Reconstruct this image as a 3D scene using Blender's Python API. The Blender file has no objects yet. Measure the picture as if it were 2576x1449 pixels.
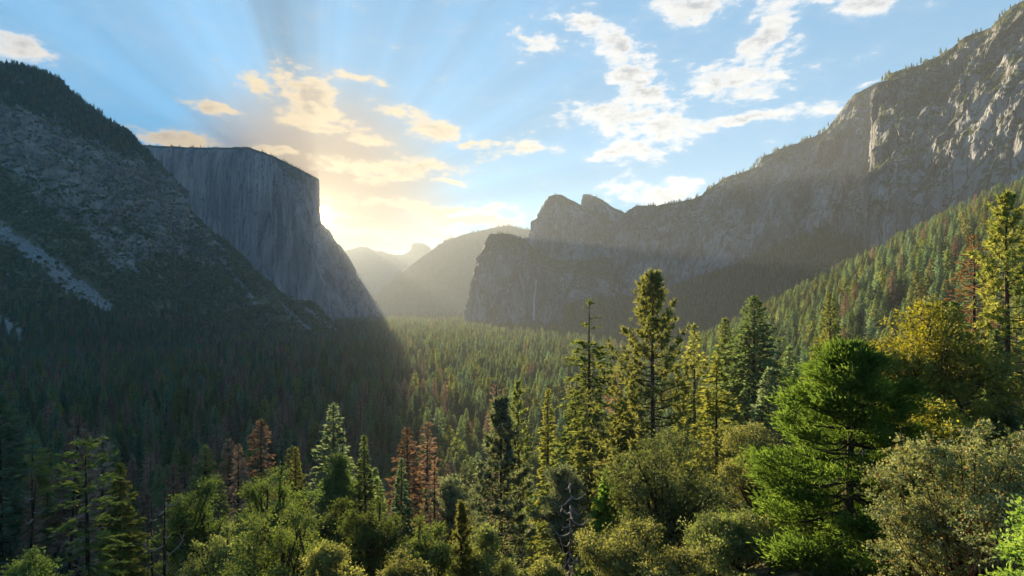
import bpy, math, random
import numpy as np
from mathutils import Vector

# ------------------------------------------------------------------ camera, sky, sun, exposure
CAM_Z = 140.0            # the viewpoint stands this far above the valley floor (z = 0)
F = 1431.0               # focal length in pixels of a 2576 px wide frame (20 mm lens)
HOR = 760.0              # horizon row in that frame
sc = bpy.context.scene
cam_d = bpy.data.cameras.new('camera'); cam = bpy.data.objects.new('camera', cam_d)
sc.collection.objects.link(cam); sc.camera = cam
cam.location = (0, 0, CAM_Z); cam.rotation_euler = (math.pi/2, 0, 0)
cam_d.sensor_width = 36.0; cam_d.lens = 36.0*F/2576.0
cam_d.shift_y = (HOR-724.5)/2576.0
cam_d.clip_start = 0.1; cam_d.clip_end = 60000

SUN_UV = (812.0, 541.0)
S = Vector(((SUN_UV[0]-1288)/F, 1.0, (HOR-SUN_UV[1])/F)).normalized()
SUN_AZ = math.atan2(S.x, S.y); SUN_EL = math.asin(S.z)
SKY_STRENGTH = 0.085
SKY_GAMMA = 0.30
SKY_TINT = (0.30, 0.72, 1.08)
EXPOSURE = 2.5
SUN_STRENGTH = 5.0
HAZE_DENSITY = 3.5e-5
HAZE_G = 0.14

sun_d = bpy.data.lights.new('sun', 'SUN'); sun = bpy.data.objects.new('sun', sun_d)
sc.collection.objects.link(sun)
sun_d.energy = SUN_STRENGTH; sun_d.angle = math.radians(0.53); sun_d.color = (1.0, 0.79, 0.47)
sun.rotation_euler = S.to_track_quat('Z', 'Y').to_euler()
sun.location = (0, -40, 400)

vs = sc.view_settings
vs.view_transform = 'Standard'; vs.look = 'None'; vs.gamma = 1.0; vs.use_curve_mapping = False
vs.exposure = EXPOSURE
sc.render.engine = 'CYCLES'
cy = sc.cycles
cy.use_denoising = True
try: cy.denoiser = 'OPENIMAGEDENOISE'
except Exception: pass
cy.max_bounces = 5; cy.diffuse_bounces = 3; cy.glossy_bounces = 1; cy.transmission_bounces = 3
cy.transparent_max_bounces = 4; cy.volume_bounces = 1
cy.sample_clamp_indirect = 4.0; cy.sample_clamp_direct = 0.0
cy.use_adaptive_sampling = True; cy.adaptive_threshold = 0.015

class NT:
    """tiny helper to write node trees as expressions"""
    def __init__(s, tree): s.t = tree; tree.nodes.clear()
    def n(s, typ, **kw):
        nd = s.t.nodes.new(typ)
        for k, v in kw.items(): setattr(nd, k, v)
        return nd
    def put(s, sock, v):
        if isinstance(v, bpy.types.NodeSocket): s.t.links.new(v, sock)
        elif v is not None: sock.default_value = v
    def m(s, op, a, b=None, c=None, clamp=False):
        nd = s.n('ShaderNodeMath', operation=op, use_clamp=clamp)
        for i, v in enumerate((a, b, c)):
            if v is not None: s.put(nd.inputs[i], v)
        return nd.outputs[0]
    def v(s, op, a, b=None, scale=None):
        nd = s.n('ShaderNodeVectorMath', operation=op)
        s.put(nd.inputs[0], a)
        if b is not None: s.put(nd.inputs[1], b)
        if scale is not None: s.put(nd.inputs['Scale'], scale)
        return nd.outputs['Value'] if op in ('LENGTH', 'DOT_PRODUCT', 'DISTANCE') else nd.outputs[0]
    def mix(s, f, a, b, mode='MIX', clamp=False):
        nd = s.n('ShaderNodeMix', data_type='RGBA', blend_type=mode)
        nd.clamp_factor = True
        s.put(nd.inputs[0], f); s.put(nd.inputs[6], a); s.put(nd.inputs[7], b)
        return nd.outputs[2]
    def ss(s, x, lo, hi, a=0.0, b=1.0):
        nd = s.n('ShaderNodeMapRange', interpolation_type='SMOOTHSTEP')
        s.put(nd.inputs[0], x); s.put(nd.inputs[1], lo); s.put(nd.inputs[2], hi); s.put(nd.inputs[3], a); s.put(nd.inputs[4], b)
        return nd.outputs[0]
    def noise(s, vec, scale, detail=4, rough=0.55, lac=2.0, dist=0.0, dims='3D'):
        nd = s.n('ShaderNodeTexNoise', noise_dimensions=dims)
        if vec is not None: s.put(nd.inputs['Vector'], vec)
        s.put(nd.inputs['Scale'], scale); s.put(nd.inputs['Detail'], detail); s.put(nd.inputs['Roughness'], rough)
        s.put(nd.inputs['Lacunarity'], lac); s.put(nd.inputs['Distortion'], dist)
        return nd
    def sep(s, v):
        nd = s.n('ShaderNodeSeparateXYZ'); s.put(nd.inputs[0], v); return nd.outputs
    def comb(s, x, y, z):
        nd = s.n('ShaderNodeCombineXYZ')
        for i, v in enumerate((x, y, z)): s.put(nd.inputs[i], v)
        return nd.outputs[0]
    def attr(s, name):
        nd = s.n('ShaderNodeAttribute', attribute_name=name); return nd.outputs['Fac']

def c4(r, g, b): return (r, g, b, 1.0)

# cloud banks: column, row, half width, half height (pixels of a 2576 px frame), tilt, weight
CLOUDS = [
 (60,124,105,36,6,1.0),(648,232,44,26,-10,.8),(775,240,80,66,25,1.15),(800,312,170,26,10,1.1),
 (545,268,80,13,8,1.0),(450,348,130,26,2,1.1),(700,380,60,13,5,1.0),
 (1065,312,120,24,18,1.0),(1180,362,80,11,4,1.0),(970,424,200,24,-3,1.15),
 (900,200,60,13,6,.75),(1340,118,58,30,0,.75),(1450,58,66,26,10,.9),
 (1545,112,110,36,32,1.05),(1605,200,120,60,42,1.12),(1610,292,180,54,4,1.0),(1570,378,115,26,0,.95),
 (1745,18,90,50,15,1.1),(2165,5,120,32,10,1.05),(1920,90,120,46,-42,1.1),
 (1850,205,125,40,8,1.05),(1970,140,64,22,-28,.95),(1890,298,220,16,-2,1.05),
 (1660,480,130,30,8,.9),(1330,380,66,13,0,.8),(1110,450,60,7,5,.6),
 (1090,522,260,17,4,.95),(1180,552,140,15,4,.95),(960,590,190,20,2,.9),(882,537,50,9,4,.95),(2180,216,56,9,-8,.9),(2085,280,60,12,0,.6)]

def build_world():
    w = bpy.data.worlds.new('World'); sc.world = w; w.use_nodes = True
    T = NT(w.node_tree)
    sky = T.n('ShaderNodeTexSky', sky_type='NISHITA')
    sky.sun_disc = False; sky.sun_elevation = SUN_EL; sky.sun_rotation = SUN_AZ
    sky.air_density = 1.3; sky.dust_density = 0.35; sky.ozone_density = 3.0; sky.altitude = 1300
    tc = T.n('ShaderNodeTexCoord')
    d = T.v('NORMALIZE', tc.outputs['Generated'])
    x, y, z = T.sep(d)
    az = T.m('ARCTAN2', x, y); el = T.m('ARCSINE', z)
    q = T.comb(az, el, 0.0)
    warp = T.noise(T.v('MULTIPLY', q, (1, 1.6, 1)), 9.0, 3, 0.6).outputs['Color']
    warp = T.v('SCALE', T.v('SUBTRACT', warp, (0.5, 0.5, 0.5)), scale=0.085)
    qw = T.v('ADD', q, T.v('MULTIPLY', warp, (1.0, 0.55, 0.0)))
    best = None
    for (u, v, hw, hh, rot, wt) in CLOUDS:
        a = (u-1288)/F; b = (HOR-v)/F
        ca = math.atan2(a, 1); ce = math.atan2(b, math.hypot(a, 1))
        sx = hw/F*math.cos(ca)**2*1.25; sy = hh/F*math.cos(ca)*1.25
        mp = T.n('ShaderNodeMapping', vector_type='TEXTURE')
        T.put(mp.inputs[0], qw)
        mp.inputs['Location'].default_value = (ca, ce, 0)
        mp.inputs['Rotation'].default_value = (0, 0, -math.radians(rot))
        mp.inputs['Scale'].default_value = (sx, sy, 1)
        b_ = T.m('MULTIPLY_ADD', T.v('LENGTH', mp.outputs[0]), -wt, wt)
        best = b_ if best is None else T.m('MAXIMUM', best, b_)
    best = T.m('MAXIMUM', best, -0.47)
    # fibrous detail, stretched along the horizon
    cq = T.v('MULTIPLY', q, (1.0, 2.1, 1.0))
    f1 = T.noise(cq, 13.0, 5, 0.62).outputs['Fac']
    to_sun = T.v('SCALE', T.v('NORMALIZE', T.v('SUBTRACT', (SUN_AZ, SUN_EL, 0.0), q)), scale=0.016)
    f2 = T.noise(T.v('MULTIPLY', T.v('ADD', q, to_sun), (1.0, 2.1, 1.0)), 13.0, 4, 0.66).outputs['Fac']
    f3 = T.noise(T.v('ADD', cq, T.v('SCALE', warp, scale=0.5)), 46.0, 5, 0.62).outputs['Fac']
    raw = T.m('ADD', T.m('MULTIPLY', T.m('SUBTRACT', f3, 0.5), 1.3), T.m('ADD', T.m('MULTIPLY', best, 0.95), T.m('MULTIPLY', T.m('SUBTRACT', f1, 0.53), 3.1)))
    dens = T.ss(raw, -0.12, 0.62)
    veil = T.ss(raw, -0.75, 0.3, 0.0, 0.09)
    thick = T.ss(raw, 0.25, 1.0)
    relief = T.ss(T.m('SUBTRACT', f1, f2), -0.09, 0.10)
    cosg = T.v('DOT_PRODUCT', d, tuple(S))
    near = T.ss(cosg, 0.88, 0.997)
    k = 0.345/SKY_STRENGTH
    white = T.mix(near, c4(.45*k, .455*k, .46*k), c4(.46*k, .36*k, .22*k))
    grey = T.mix(near, c4(.21*k, .23*k, .26*k), c4(.23*k, .195*k, .16*k))
    shade = T.m('MULTIPLY', thick, T.m('SUBTRACT', 1.0, T.m('MULTIPLY', relief, 0.75)), clamp=True)
    ccol = T.mix(shade, white, grey)
    # crepuscular streaks painted into the sky colour, fanning out from the sun
    rel = T.v('SUBTRACT', q, (SUN_AZ, SUN_EL, 0.0))
    rx, ry, _ = T.sep(rel)
    phi = T.m('ARCTAN2', rx, ry)
    rr = T.v('LENGTH', rel)
    st = T.noise(T.comb(T.m('MULTIPLY', phi, 1.0), 0.0, 0.37), 5.5, 3, 0.5).outputs['Fac']
    st = T.ss(st, 0.34, 0.66, -1.0, 1.0)
    dark = T.m('MULTIPLY', T.ss(phi, -0.46, -0.24), T.ss(phi, -0.12, 0.02, 1.0, 0.0))
    pale = T.m('MULTIPLY', T.ss(phi, -0.95, -0.45), T.ss(phi, -0.42, -0.32, 1.0, 0.0))
    fade = T.m('MULTIPLY', T.ss(rr, 0.07, 0.25), T.ss(rr, 0.75, 0.35))
    fadec = T.m('MULTIPLY', T.ss(rr, 0.17, 0.24), T.ss(rr, 1.0, 0.4))
    beam = T.m('ADD', T.m('MULTIPLY', st, T.m('MULTIPLY', fade, 0.10)),
               T.m('MULTIPLY', fadec, T.m('SUBTRACT', T.m('MULTIPLY', pale, 0.16), T.m('MULTIPLY', dark, 0.28))))
    gm = T.n('ShaderNodeGamma'); T.put(gm.inputs[0], sky.outputs[0]); gm.inputs[1].default_value = SKY_GAMMA
    skyc = T.mix(1.0, gm.outputs[0], c4(*SKY_TINT), 'MULTIPLY')
    skyc = T.v('SCALE', skyc, scale=T.m('ADD', 1.0, beam))
    skyc = T.mix(T.ss(cosg, 0.966, 0.9992, 0.0, 0.85), skyc, c4(.088/SKY_STRENGTH, .052/SKY_STRENGTH, .020/SKY_STRENGTH))
    col = T.mix(T.m('MAXIMUM', dens, veil), skyc, ccol)
    # aureole and the sun's own disc, seen dazzling at the cliff edge
    ang = T.m('ARCCOSINE', T.m('MINIMUM', cosg, 1.0))
    glow = T.m('ADD', T.m('MULTIPLY', T.ss(ang, 0.017, 0.008), 14.0*k),
               T.m('ADD', T.m('MULTIPLY', T.m('POWER', 2.718, T.m('MULTIPLY', ang, -42.0)), 0.8*k),
                   T.m('MULTIPLY', T.m('POWER', 2.718, T.m('MULTIPLY', ang, -10.0)), 0.012*k)))
    gcol = T.v('SCALE', (1.0, 0.72, 0.36), scale=glow)
    col = T.v('ADD', col, gcol)
    bg = T.n('ShaderNodeBackground'); T.put(bg.inputs[0], col); bg.inputs[1].default_value = SKY_STRENGTH
    out = T.n('ShaderNodeOutputWorld'); T.t.links.new(bg.outputs[0], out.inputs[0])
    w.cycles.sampling_method = 'NONE'
build_world()

# ------------------------------------------------------------------ helpers
col = sc.collection
def tag(o, label=None, cat=None, group=None, kind=None):
    for k, v in (('label', label), ('category', cat), ('group', group), ('kind', kind)):
        if v: o[k] = v
    return o

def make_mesh(name, V, Fc, mats, midx=None, smooth=False, attrs=None):
    """V (n,3), Fc (m,3) or (m,4) index arrays -> mesh datablock"""
    V = np.asarray(V, np.float32); Fc = np.asarray(Fc, np.int32)
    me = bpy.data.meshes.new(name)
    me.vertices.add(len(V)); me.vertices.foreach_set('co', V.ravel())
    k = Fc.shape[1]
    me.loops.add(Fc.size); me.loops.foreach_set('vertex_index', Fc.ravel())
    me.polygons.add(len(Fc))
    me.polygons.foreach_set('loop_start', np.arange(0, Fc.size, k, dtype=np.int32))
    try: me.polygons.foreach_set('loop_total', np.full(len(Fc), k, np.int32))
    except Exception: pass
    for m in mats: me.materials.append(m)
    if midx is not None: me.polygons.foreach_set('material_index', np.asarray(midx, np.int32))
    me.polygons.foreach_set('use_smooth', np.full(len(Fc), bool(smooth)))
    for an, arr in (attrs or {}).items():
        a = me.attributes.new(an, 'FLOAT', 'POINT'); a.data.foreach_set('value', np.asarray(arr, np.float32).ravel())
    me.update(calc_edges=True); me.validate()
    return me

def link(name, data, parent=None):
    o = bpy.data.objects.new(name, data); col.objects.link(o)
    if parent is not None: o.parent = parent
    return o

def px(u, v, Y):
    """point at depth Y that lies on column u, row v of the 2576 px frame"""
    return ((u-1288.0)/F*Y, Y, CAM_Z+(HOR-v)/F*Y)
def proj(P):
    Y = np.maximum(P[:, 1], 1.0)
    return 1288+P[:, 0]/Y*F, HOR-(P[:, 2]-CAM_Z)/Y*F

# gradient noise, vectorised
_prm = np.random.RandomState(11).permutation(256); _prm = np.concatenate([_prm, _prm, _prm]).astype(np.int64)
_g = np.random.RandomState(5).normal(size=(256, 3)); _g /= np.linalg.norm(_g, axis=1)[:, None]
def gnoise(P):
    P = np.asarray(P, np.float64); i = np.floor(P).astype(np.int64); f = P-i; i &= 255
    w = f*f*f*(f*(f*6-15)+10); out = 0
    for dx in (0, 1):
        hx = _prm[i[:, 0]+dx]
        for dy in (0, 1):
            hy = _prm[hx+i[:, 1]+dy]
            for dz in (0, 1):
                g = _g[_prm[hy+i[:, 2]+dz] & 255]
                dt = g[:, 0]*(f[:, 0]-dx)+g[:, 1]*(f[:, 1]-dy)+g[:, 2]*(f[:, 2]-dz)
                out = out+dt*(w[:, 0] if dx else 1-w[:, 0])*(w[:, 1] if dy else 1-w[:, 1])*(w[:, 2] if dz else 1-w[:, 2])
    return out*1.5
def fbm(P, scale, oct=4, gain=0.5, ridged=False):
    P = np.asarray(P, np.float64)/np.asarray(scale, np.float64); s = 0; a = 1.0; t = 0
    for k in range(oct):
        n = gnoise(P+k*17.3)
        if ridged: n = 1-2*np.abs(n)
        s = s+a*n; t += a; a *= gain; P = P*2.03
    return s/t
def cells(P, scale, seed=0):
    """one random value per irregular block of rock: gives faceted, stepped faces"""
    q = np.asarray(P, np.float64)/np.asarray(scale, np.float64)+seed*7.7; i = np.floor(q).astype(np.int64); f = q-i
    best = np.full(len(q), 9e9); val = np.zeros(len(q))
    for dx in (-1, 0, 1):
        for dy in (-1, 0, 1):
            for dz in (-1, 0, 1):
                hh = _prm[_prm[_prm[(i[:, 0]+dx) & 255]+((i[:, 1]+dy) & 255)]+((i[:, 2]+dz) & 255)] & 255
                fp = _g[hh]*.45+.5; d = (fp[:, 0]+dx-f[:, 0])**2+(fp[:, 1]+dy-f[:, 1])**2+(fp[:, 2]+dz-f[:, 2])**2
                m = d < best; best[m] = d[m]; val[m] = hh[m]/127.5-1
    return val
def sstep(x, a, b):
    t = np.clip((np.asarray(x, float)-a)/(b-a), 0, 1); return t*t*(3-2*t)
def seg_dist(U, W, pts):
    """distance in pixels from (U,W) to a polyline"""
    best = np.full(len(U), 1e9)
    for (x0, y0), (x1, y1) in zip(pts[:-1], pts[1:]):
        dx, dy = x1-x0, y1-y0; t = np.clip(((U-x0)*dx+(W-y0)*dy)/(dx*dx+dy*dy), 0, 1)
        best = np.minimum(best, np.hypot(U-x0-t*dx, W-y0-t*dy))
    return best

# ------------------------------------------------------------------ procedural materials
def new_mat(name):
    m = bpy.data.materials.new(name); m.use_nodes = True
    return m, NT(m.node_tree)
def finish(T, color, rough=0.9, normal=None, spec=0.2):
    p = T.n('ShaderNodeBsdfPrincipled'); T.put(p.inputs['Base Color'], color); T.put(p.inputs['Roughness'], rough)
    p.inputs['Specular IOR Level'].default_value = spec
    if normal is not None: T.put(p.inputs['Normal'], normal)
    o = T.n('ShaderNodeOutputMaterial'); T.t.links.new(p.outputs[0], o.inputs[0])
def bump(T, h, dist, strength=1.0, normal=None):
    b = T.n('ShaderNodeBump'); T.put(b.inputs['Height'], h); b.inputs['Distance'].default_value = dist; b.inputs['Strength'].default_value = strength
    if normal is not None: T.put(b.inputs['Normal'], normal)
    return b.outputs[0]

def granite(name, pale, mid, dark, veg_lo=0.55, veg_hi=0.8, size=1.0, veg_col=(.045, .055, .028), streak=0.7):
    m, T = new_mat(name)
    co = T.n('ShaderNodeTexCoord').outputs['Object']
    big = T.noise(co, 0.0035/size, 4, .6).outputs['Fac']
    c = T.mix(T.ss(big, .35, .65), c4(*mid), c4(*pale))
    butt_shade = T.noise(T.v('MULTIPLY', co, (1, 1, .28)), 0.0085/size, 4, .6).outputs['Fac']  # buttress relief put into the colour as pale faces and dark gullies
    c = T.mix(T.ss(butt_shade, .50, .66, 0, .8), c, c4(dark[0]*1.3, dark[1]*1.3, dark[2]*1.3))
    c = T.mix(T.ss(butt_shade, .47, .34, 0, .75), c, c4(pale[0]*1.3, pale[1]*1.3, pale[2]*1.3))
    med = T.noise(T.v('MULTIPLY', co, (1, 1, .22)), 0.022/size, 5, .65).outputs['Fac']
    c = T.mix(T.ss(med, .50, .70, 0, .75), c, c4(*dark))
    strk = T.noise(T.v('ADD', T.v('MULTIPLY', co, (1, 1, .06)), T.v('SCALE', T.noise(co, .006/size, 3, .6).outputs['Color'], scale=40*size)), 0.024/size, 5, .62).outputs['Fac']
    c = T.mix(T.m('MULTIPLY', T.ss(strk, .50, .68), streak), c, c4(dark[0]*.7, dark[1]*.7, dark[2]*.75))
    c = T.mix(T.ss(strk, .46, .30, 0, .5), c, c4(pale[0]*1.25, pale[1]*1.22, pale[2]*1.18))
    fine = T.noise(co, 0.12/size, 4, .7).outputs['Fac']
    c = T.mix(T.ss(fine, .58, .76, 0, .55), c, c4(dark[0]*.55, dark[1]*.55, dark[2]*.55))
    vo = T.n('ShaderNodeTexVoronoi', feature='DISTANCE_TO_EDGE'); T.put(vo.inputs['Vector'], T.v('ADD', T.v('MULTIPLY', co, (1, 1, .09)), T.v('SCALE', T.noise(co, .012/size, 4, .6).outputs['Color'], scale=30*size))); vo.inputs['Scale'].default_value = .028/size
    crack = T.ss(vo.outputs['Distance'], .055, .0)
    c = T.mix(T.m('MULTIPLY', crack, T.ss(med, .40, .60, .15, .85)), c, c4(dark[0]*.4, dark[1]*.4, dark[2]*.42))
    # brush and trees too far off to tell apart, on ledges and gentler ground
    nz = T.sep(T.n('ShaderNodeNewGeometry').outputs['True Normal'])[2]
    vn = T.noise(co, 0.014/size, 5, .7).outputs['Fac']
    veg = T.m('ADD', T.m('ADD', nz, T.attr('veg')), T.m('MULTIPLY', T.m('SUBTRACT', vn, .5), 1.5))
    vc = T.mix(T.noise(co, .06, 3, .6).outputs['Fac'], c4(veg_col[0]*.6, veg_col[1]*.6, veg_col[2]*.6), c4(veg_col[0]*1.5, veg_col[1]*1.45, veg_col[2]*1.3))
    c = T.mix(T.ss(veg, veg_lo, veg_hi), c, vc)
    h = T.m('SUBTRACT', T.m('ADD', T.m('MULTIPLY', fine, .22), T.m('ADD', T.m('MULTIPLY', med, .8), T.m('MULTIPLY', strk, .8))), T.m('MULTIPLY', crack, .5))
    finish(T, c, .95, bump(T, h, 16*size, .9), .1)
    return m

M = {}
M['granite_gold'] = granite('monolith_granite', (.22, .21, .215), (.14, .135, .14), (.068, .066, .071), .62, .9, 1.2, streak=.6)
M['granite_grey'] = granite('cliff_granite', (.185, .192, .212), (.095, .099, .111), (.032, .034, .042), .50, .75, .8)
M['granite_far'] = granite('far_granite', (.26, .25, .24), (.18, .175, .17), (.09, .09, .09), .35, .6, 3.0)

def hillside_material():
    m, T = new_mat('hillside_rock_and_brush')
    co = T.n('ShaderNodeTexCoord').outputs['Object']
    big = T.noise(co, .008, 4, .6).outputs['Fac']
    lay = T.noise(T.v('MULTIPLY', co, (.5, .5, 2.4)), .03, 5, .68).outputs['Fac']
    rock = T.mix(T.ss(big, .38, .62), c4(.17, .14, .118), c4(.28, .235, .20))
    rock = T.mix(T.ss(lay, .46, .68, 0, .65), rock, c4(.085, .076, .066))
    fine = T.noise(co, .10, 4, .7).outputs['Fac']
    rock = T.mix(T.ss(fine, .58, .76, 0, .45), rock, c4(.06, .057, .05))
    rock = T.mix(T.ss(fine, .42, .26, 0, .4), rock, c4(.24, .21, .18))
    soil = T.mix(T.noise(co, .05, 4, .6).outputs['Fac'], c4(.07, .072, .036), c4(.16, .145, .085))
    scree = T.mix(T.ss(T.noise(co, .30, 4, .75).outputs['Fac'], .3, .7), c4(.07, .068, .066), c4(.34, .33, .32))
    w = T.m('ADD', T.attr('rock'), T.m('MULTIPLY', T.m('SUBTRACT', T.noise(T.v('MULTIPLY', co, (.7, .7, 1.5)), .011, 5, .6).outputs['Fac'], .5), 2.0))
    c = T.mix(T.ss(w, .40, .60), soil, rock)
    sw = T.m('ADD', T.attr('scree'), T.m('ADD', T.m('MULTIPLY', T.m('SUBTRACT', fine, .5), 1.2), T.m('MULTIPLY', T.m('SUBTRACT', T.noise(co, .022, 4, .6).outputs['Fac'], .5), 2.6)))
    c = T.mix(T.ss(sw, .4, .62), c, scree)
    h = T.m('ADD', T.m('MULTIPLY', lay, 1.0), T.m('MULTIPLY', fine, .7))
    finish(T, c, .95, bump(T, h, 9, .9), .1)
    return m
M['hillside'] = hillside_material()

def forest_soil():
    m, T = new_mat('forest_floor_soil')
    co = T.n('ShaderNodeTexCoord').outputs['Object']
    a = T.noise(co, .06, 5, .65).outputs['Fac']; b = T.noise(co, .9, 4, .7).outputs['Fac']
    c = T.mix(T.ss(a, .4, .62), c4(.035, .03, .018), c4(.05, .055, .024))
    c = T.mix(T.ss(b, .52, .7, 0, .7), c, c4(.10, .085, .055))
    finish(T, c, .95, bump(T, b, .4, .8), .1)
    return m
M['soil'] = forest_soil()

# ------------------------------------------------------------------ terrain
def gnd(x, y):
    """height of the ground sheet: near slope below the viewpoint, wooded spur on the sunny side, flat valley floor"""
    x = np.asarray(x, float); y = np.asarray(y, float)
    yy = np.maximum(y, 0); a = x/(yy+25.0)
    sl = np.interp(a, [-1.2, -.3, 0, .15, .3, .5, .75, 1.0], [.50, .50, .46, .36, .29, .24, .17, .08])
    near = CAM_Z-1.9-sl*yy*(1+.0006*yy)-6*(1-np.exp(-yy/22.0))
    near = np.where(y < 0, CAM_Z-1.9, near)
    xs = np.interp(y, [0, 250, 500, 900, 1100, 1500, 2500], [60, 60, 105, 215, 300, 470, 900])
    spur = .505*(x-xs); spur = np.where(spur > 300, 300+(spur-300)*.3, spur)
    spur = spur*sstep(y, 60, 260)-40*(1-sstep(y, 60, 260)) - 400*sstep(y, 1250, 2000)
    floor = 4*gnoise(np.stack([x/300, y/300, 0*x], -1).reshape(-1, 3)).reshape(x.shape)
    k = 14.0
    mx = np.maximum(np.maximum(near, spur), floor)
    return mx+k*np.log(np.exp((near-mx)/k)+np.exp((spur-mx)/k)+np.exp((floor-mx)/k)) + 1.2*gnoise(np.stack([x/17, y/17, 0*x+4], -1).reshape(-1, 3)).reshape(x.shape)

def build_ground():
    # fan-shaped grid, fine near the viewpoint, out past the farthest hills
    r = np.concatenate([np.linspace(-60, 0, 8)[:-1], 1.0*np.expm1(np.linspace(0, math.log(17001), 260))])
    t = np.linspace(-1, 1, 261)
    R, Tt = np.meshgrid(r, t, indexing='ij')
    half = 60+np.maximum(R, 0)*1.15
    X = np.sign(Tt)*np.abs(Tt)**1.1*half; Yv = R
    Z = gnd(X, Yv)
    V = np.stack([X, Yv, Z], -1).reshape(-1, 3)
    n0, n1 = R.shape; i = np.arange((n0-1)*n1).reshape(n0-1, n1)[:, :-1].ravel()
    Fc = np.stack([i, i+1, i+1+n1, i+n1], -1)
    o = link('ground', make_mesh('ground', V, Fc, [M['soil']], smooth=True))
    tag(o, 'forest floor falling from the viewpoint and running flat up the valley', kind='structure')
    return o
build_ground()

def net(ctrl, nu, nv):
    """control net [station][k] of (u,v,Y) -> grid (nu,nv,3), evenly spread"""
    C = np.array([[px(*p) for p in st] for st in ctrl])       # S,K,3
    d = np.linalg.norm(np.diff(C, axis=0), axis=2).mean(1); s = np.concatenate([[0], np.cumsum(d)])
    ts = np.linspace(0, s[-1], nu); G = np.empty((nu, C.shape[1], 3))
    for k in range(C.shape[1]):
        for c in range(3): G[:, k, c] = np.interp(ts, s, C[:, k, c])
    d = np.linalg.norm(np.diff(C, axis=1), axis=2).mean(0); s = np.concatenate([[0], np.cumsum(d)])
    tv = np.linspace(0, s[-1], nv); O = np.empty((nu, nv, 3))
    lo = np.clip(np.searchsorted(s, tv, 'right')-1, 0, len(s)-2); f = (tv-s[lo])/(s[lo+1]-s[lo])
    O = G[:, lo]*(1-f)[None, :, None]+G[:, lo+1]*f[None, :, None]
    return O, lo+f
def grid_faces(nu, nv):
    i = (np.arange(nu-1)[:, None]*nv+np.arange(nv-1)[None, :]).ravel()
    return np.stack([i, i+nv, i+nv+1, i+1], -1)
def grid_normals(O):
    du = np.gradient(O, axis=0); dv = np.gradient(O, axis=1); n = np.cross(du, dv)
    return n/np.maximum(np.linalg.norm(n, axis=2, keepdims=True), 1e-6)

GRIDS = {}
def mountain(name, label, ctrl, nu, nv, mat, disp, attrs=None, smooth_it=2, smooth_v=0):
    O, kk = net(ctrl, nu, nv)
    for _ in range(smooth_it):
        A = O.copy(); A[1:-1] = .25*O[:-2]+.5*O[1:-1]+.25*O[2:]; O = A
    for _ in range(smooth_v):
        A = O.copy(); A[:, 1:-1] = .25*O[:, :-2]+.5*O[:, 1:-1]+.25*O[:, 2:]; O = A
    N = grid_normals(O); P = O.reshape(-1, 3)
    D = disp(P, np.tile(kk, nu)).reshape(nu, nv, -1)
    O2 = O+N*D[..., :1]
    if D.shape[2] > 1: O2[..., 2] += D[..., 1]
    P2 = O2.reshape(-1, 3)
    at = {'veg': np.zeros(len(P2))}
    if attrs: at.update(attrs(P2, np.tile(kk, nu)))
    o = link(name, make_mesh(name, P2, grid_faces(nu, nv), [mat], smooth=False, attrs=at))
    tag(o, label, kind='structure')
    GRIDS[label] = (O2, kk, at)
    return o

def cliff_disp(a1, a2, a3, a4, s=1.0, off=0.0, blk=1.0, rows=5.0):
    """vertical buttresses, then straight jointed pillars and blocks, then small relief; calmer towards the rim"""
    def f(P, k):
        P = P+off
        n = a1*(fbm(P, (240*s, 240*s, 1500*s), 3, .5, True)-.42)
        n = n+a2*(fbm(P, (80*s, 80*s, 420*s), 3, .5, True)-.42)
        n = n+a3*fbm(P, (38*s, 38*s, 60*s), 3, .6)+a4*fbm(P, (12*s, 12*s, 16*s), 2, .6)
        W_ = P+np.stack([7*gnoise(P/60), 7*gnoise(P/60+5), 45*gnoise(P/70+9)], -1)*s
        n = n+blk*(21*cells(W_, (105*s, 105*s, 560*s))+6.5*cells(W_, (33*s, 33*s, 200*s), 1)+2.8*cells(W_, (13*s, 13*s, 60*s), 2))
        return (n*(1-.7*sstep(k, rows-.9, rows))).reshape(-1, 1)
    return f

# --- left hillside: forested crest, broken cliff band, brush and scree down to the valley
HILL_RIDGE = [(-620,-10,2500),(-300,40,2500),(-120,90,2500),(0,157,2500),(95,182,2510),(150,205,2520),(190,243,2530),(262,295,2560),(330,345,2600),(372,388,2620),(402,410,2620),
              (418,440,2610),(446,474,2600),(466,525,2580),(526,572,2520),(566,612,2470),(600,645,2420),(640,690,2370),(705,732,2300),(782,772,2200),(850,826,2060),(905,868,1930),(985,892,1840)]
def hill_ctrl():
    out = []
    n = len(HILL_RIDGE)
    for i, (u, v, Y) in enumerate(HILL_RIDGE):
        t = i/(n-1)
        ty = 1080+760*sstep(t, 0, 1.0); tu = u+ (60-60*t)
        tv = HOR+(CAM_Z+14)/ty*F
        st = [(tu, tv, ty)]
        for f, sag in ((.2, .10), (.42, .13), (.62, .06), (.82, -.03)):
            Y2 = ty+(Y-ty)*(f+.02); zt = -14+(CAM_Z+(HOR-v)/F*Y+14)*max(f-sag*(1 if f < .7 else .6), .02)
            uu = tu+(u-tu)*f
            st.append((uu, HOR-(zt-CAM_Z)/Y2*F, Y2))
        st.append((u, v, Y)); 
        Yb = Y+500; zb = (CAM_Z+(HOR-v)/F*Y)*.72-40
        st.append((u-8, HOR-(zb-CAM_Z)/Yb*F, Yb))
        out.append(st)
    return out
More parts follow.
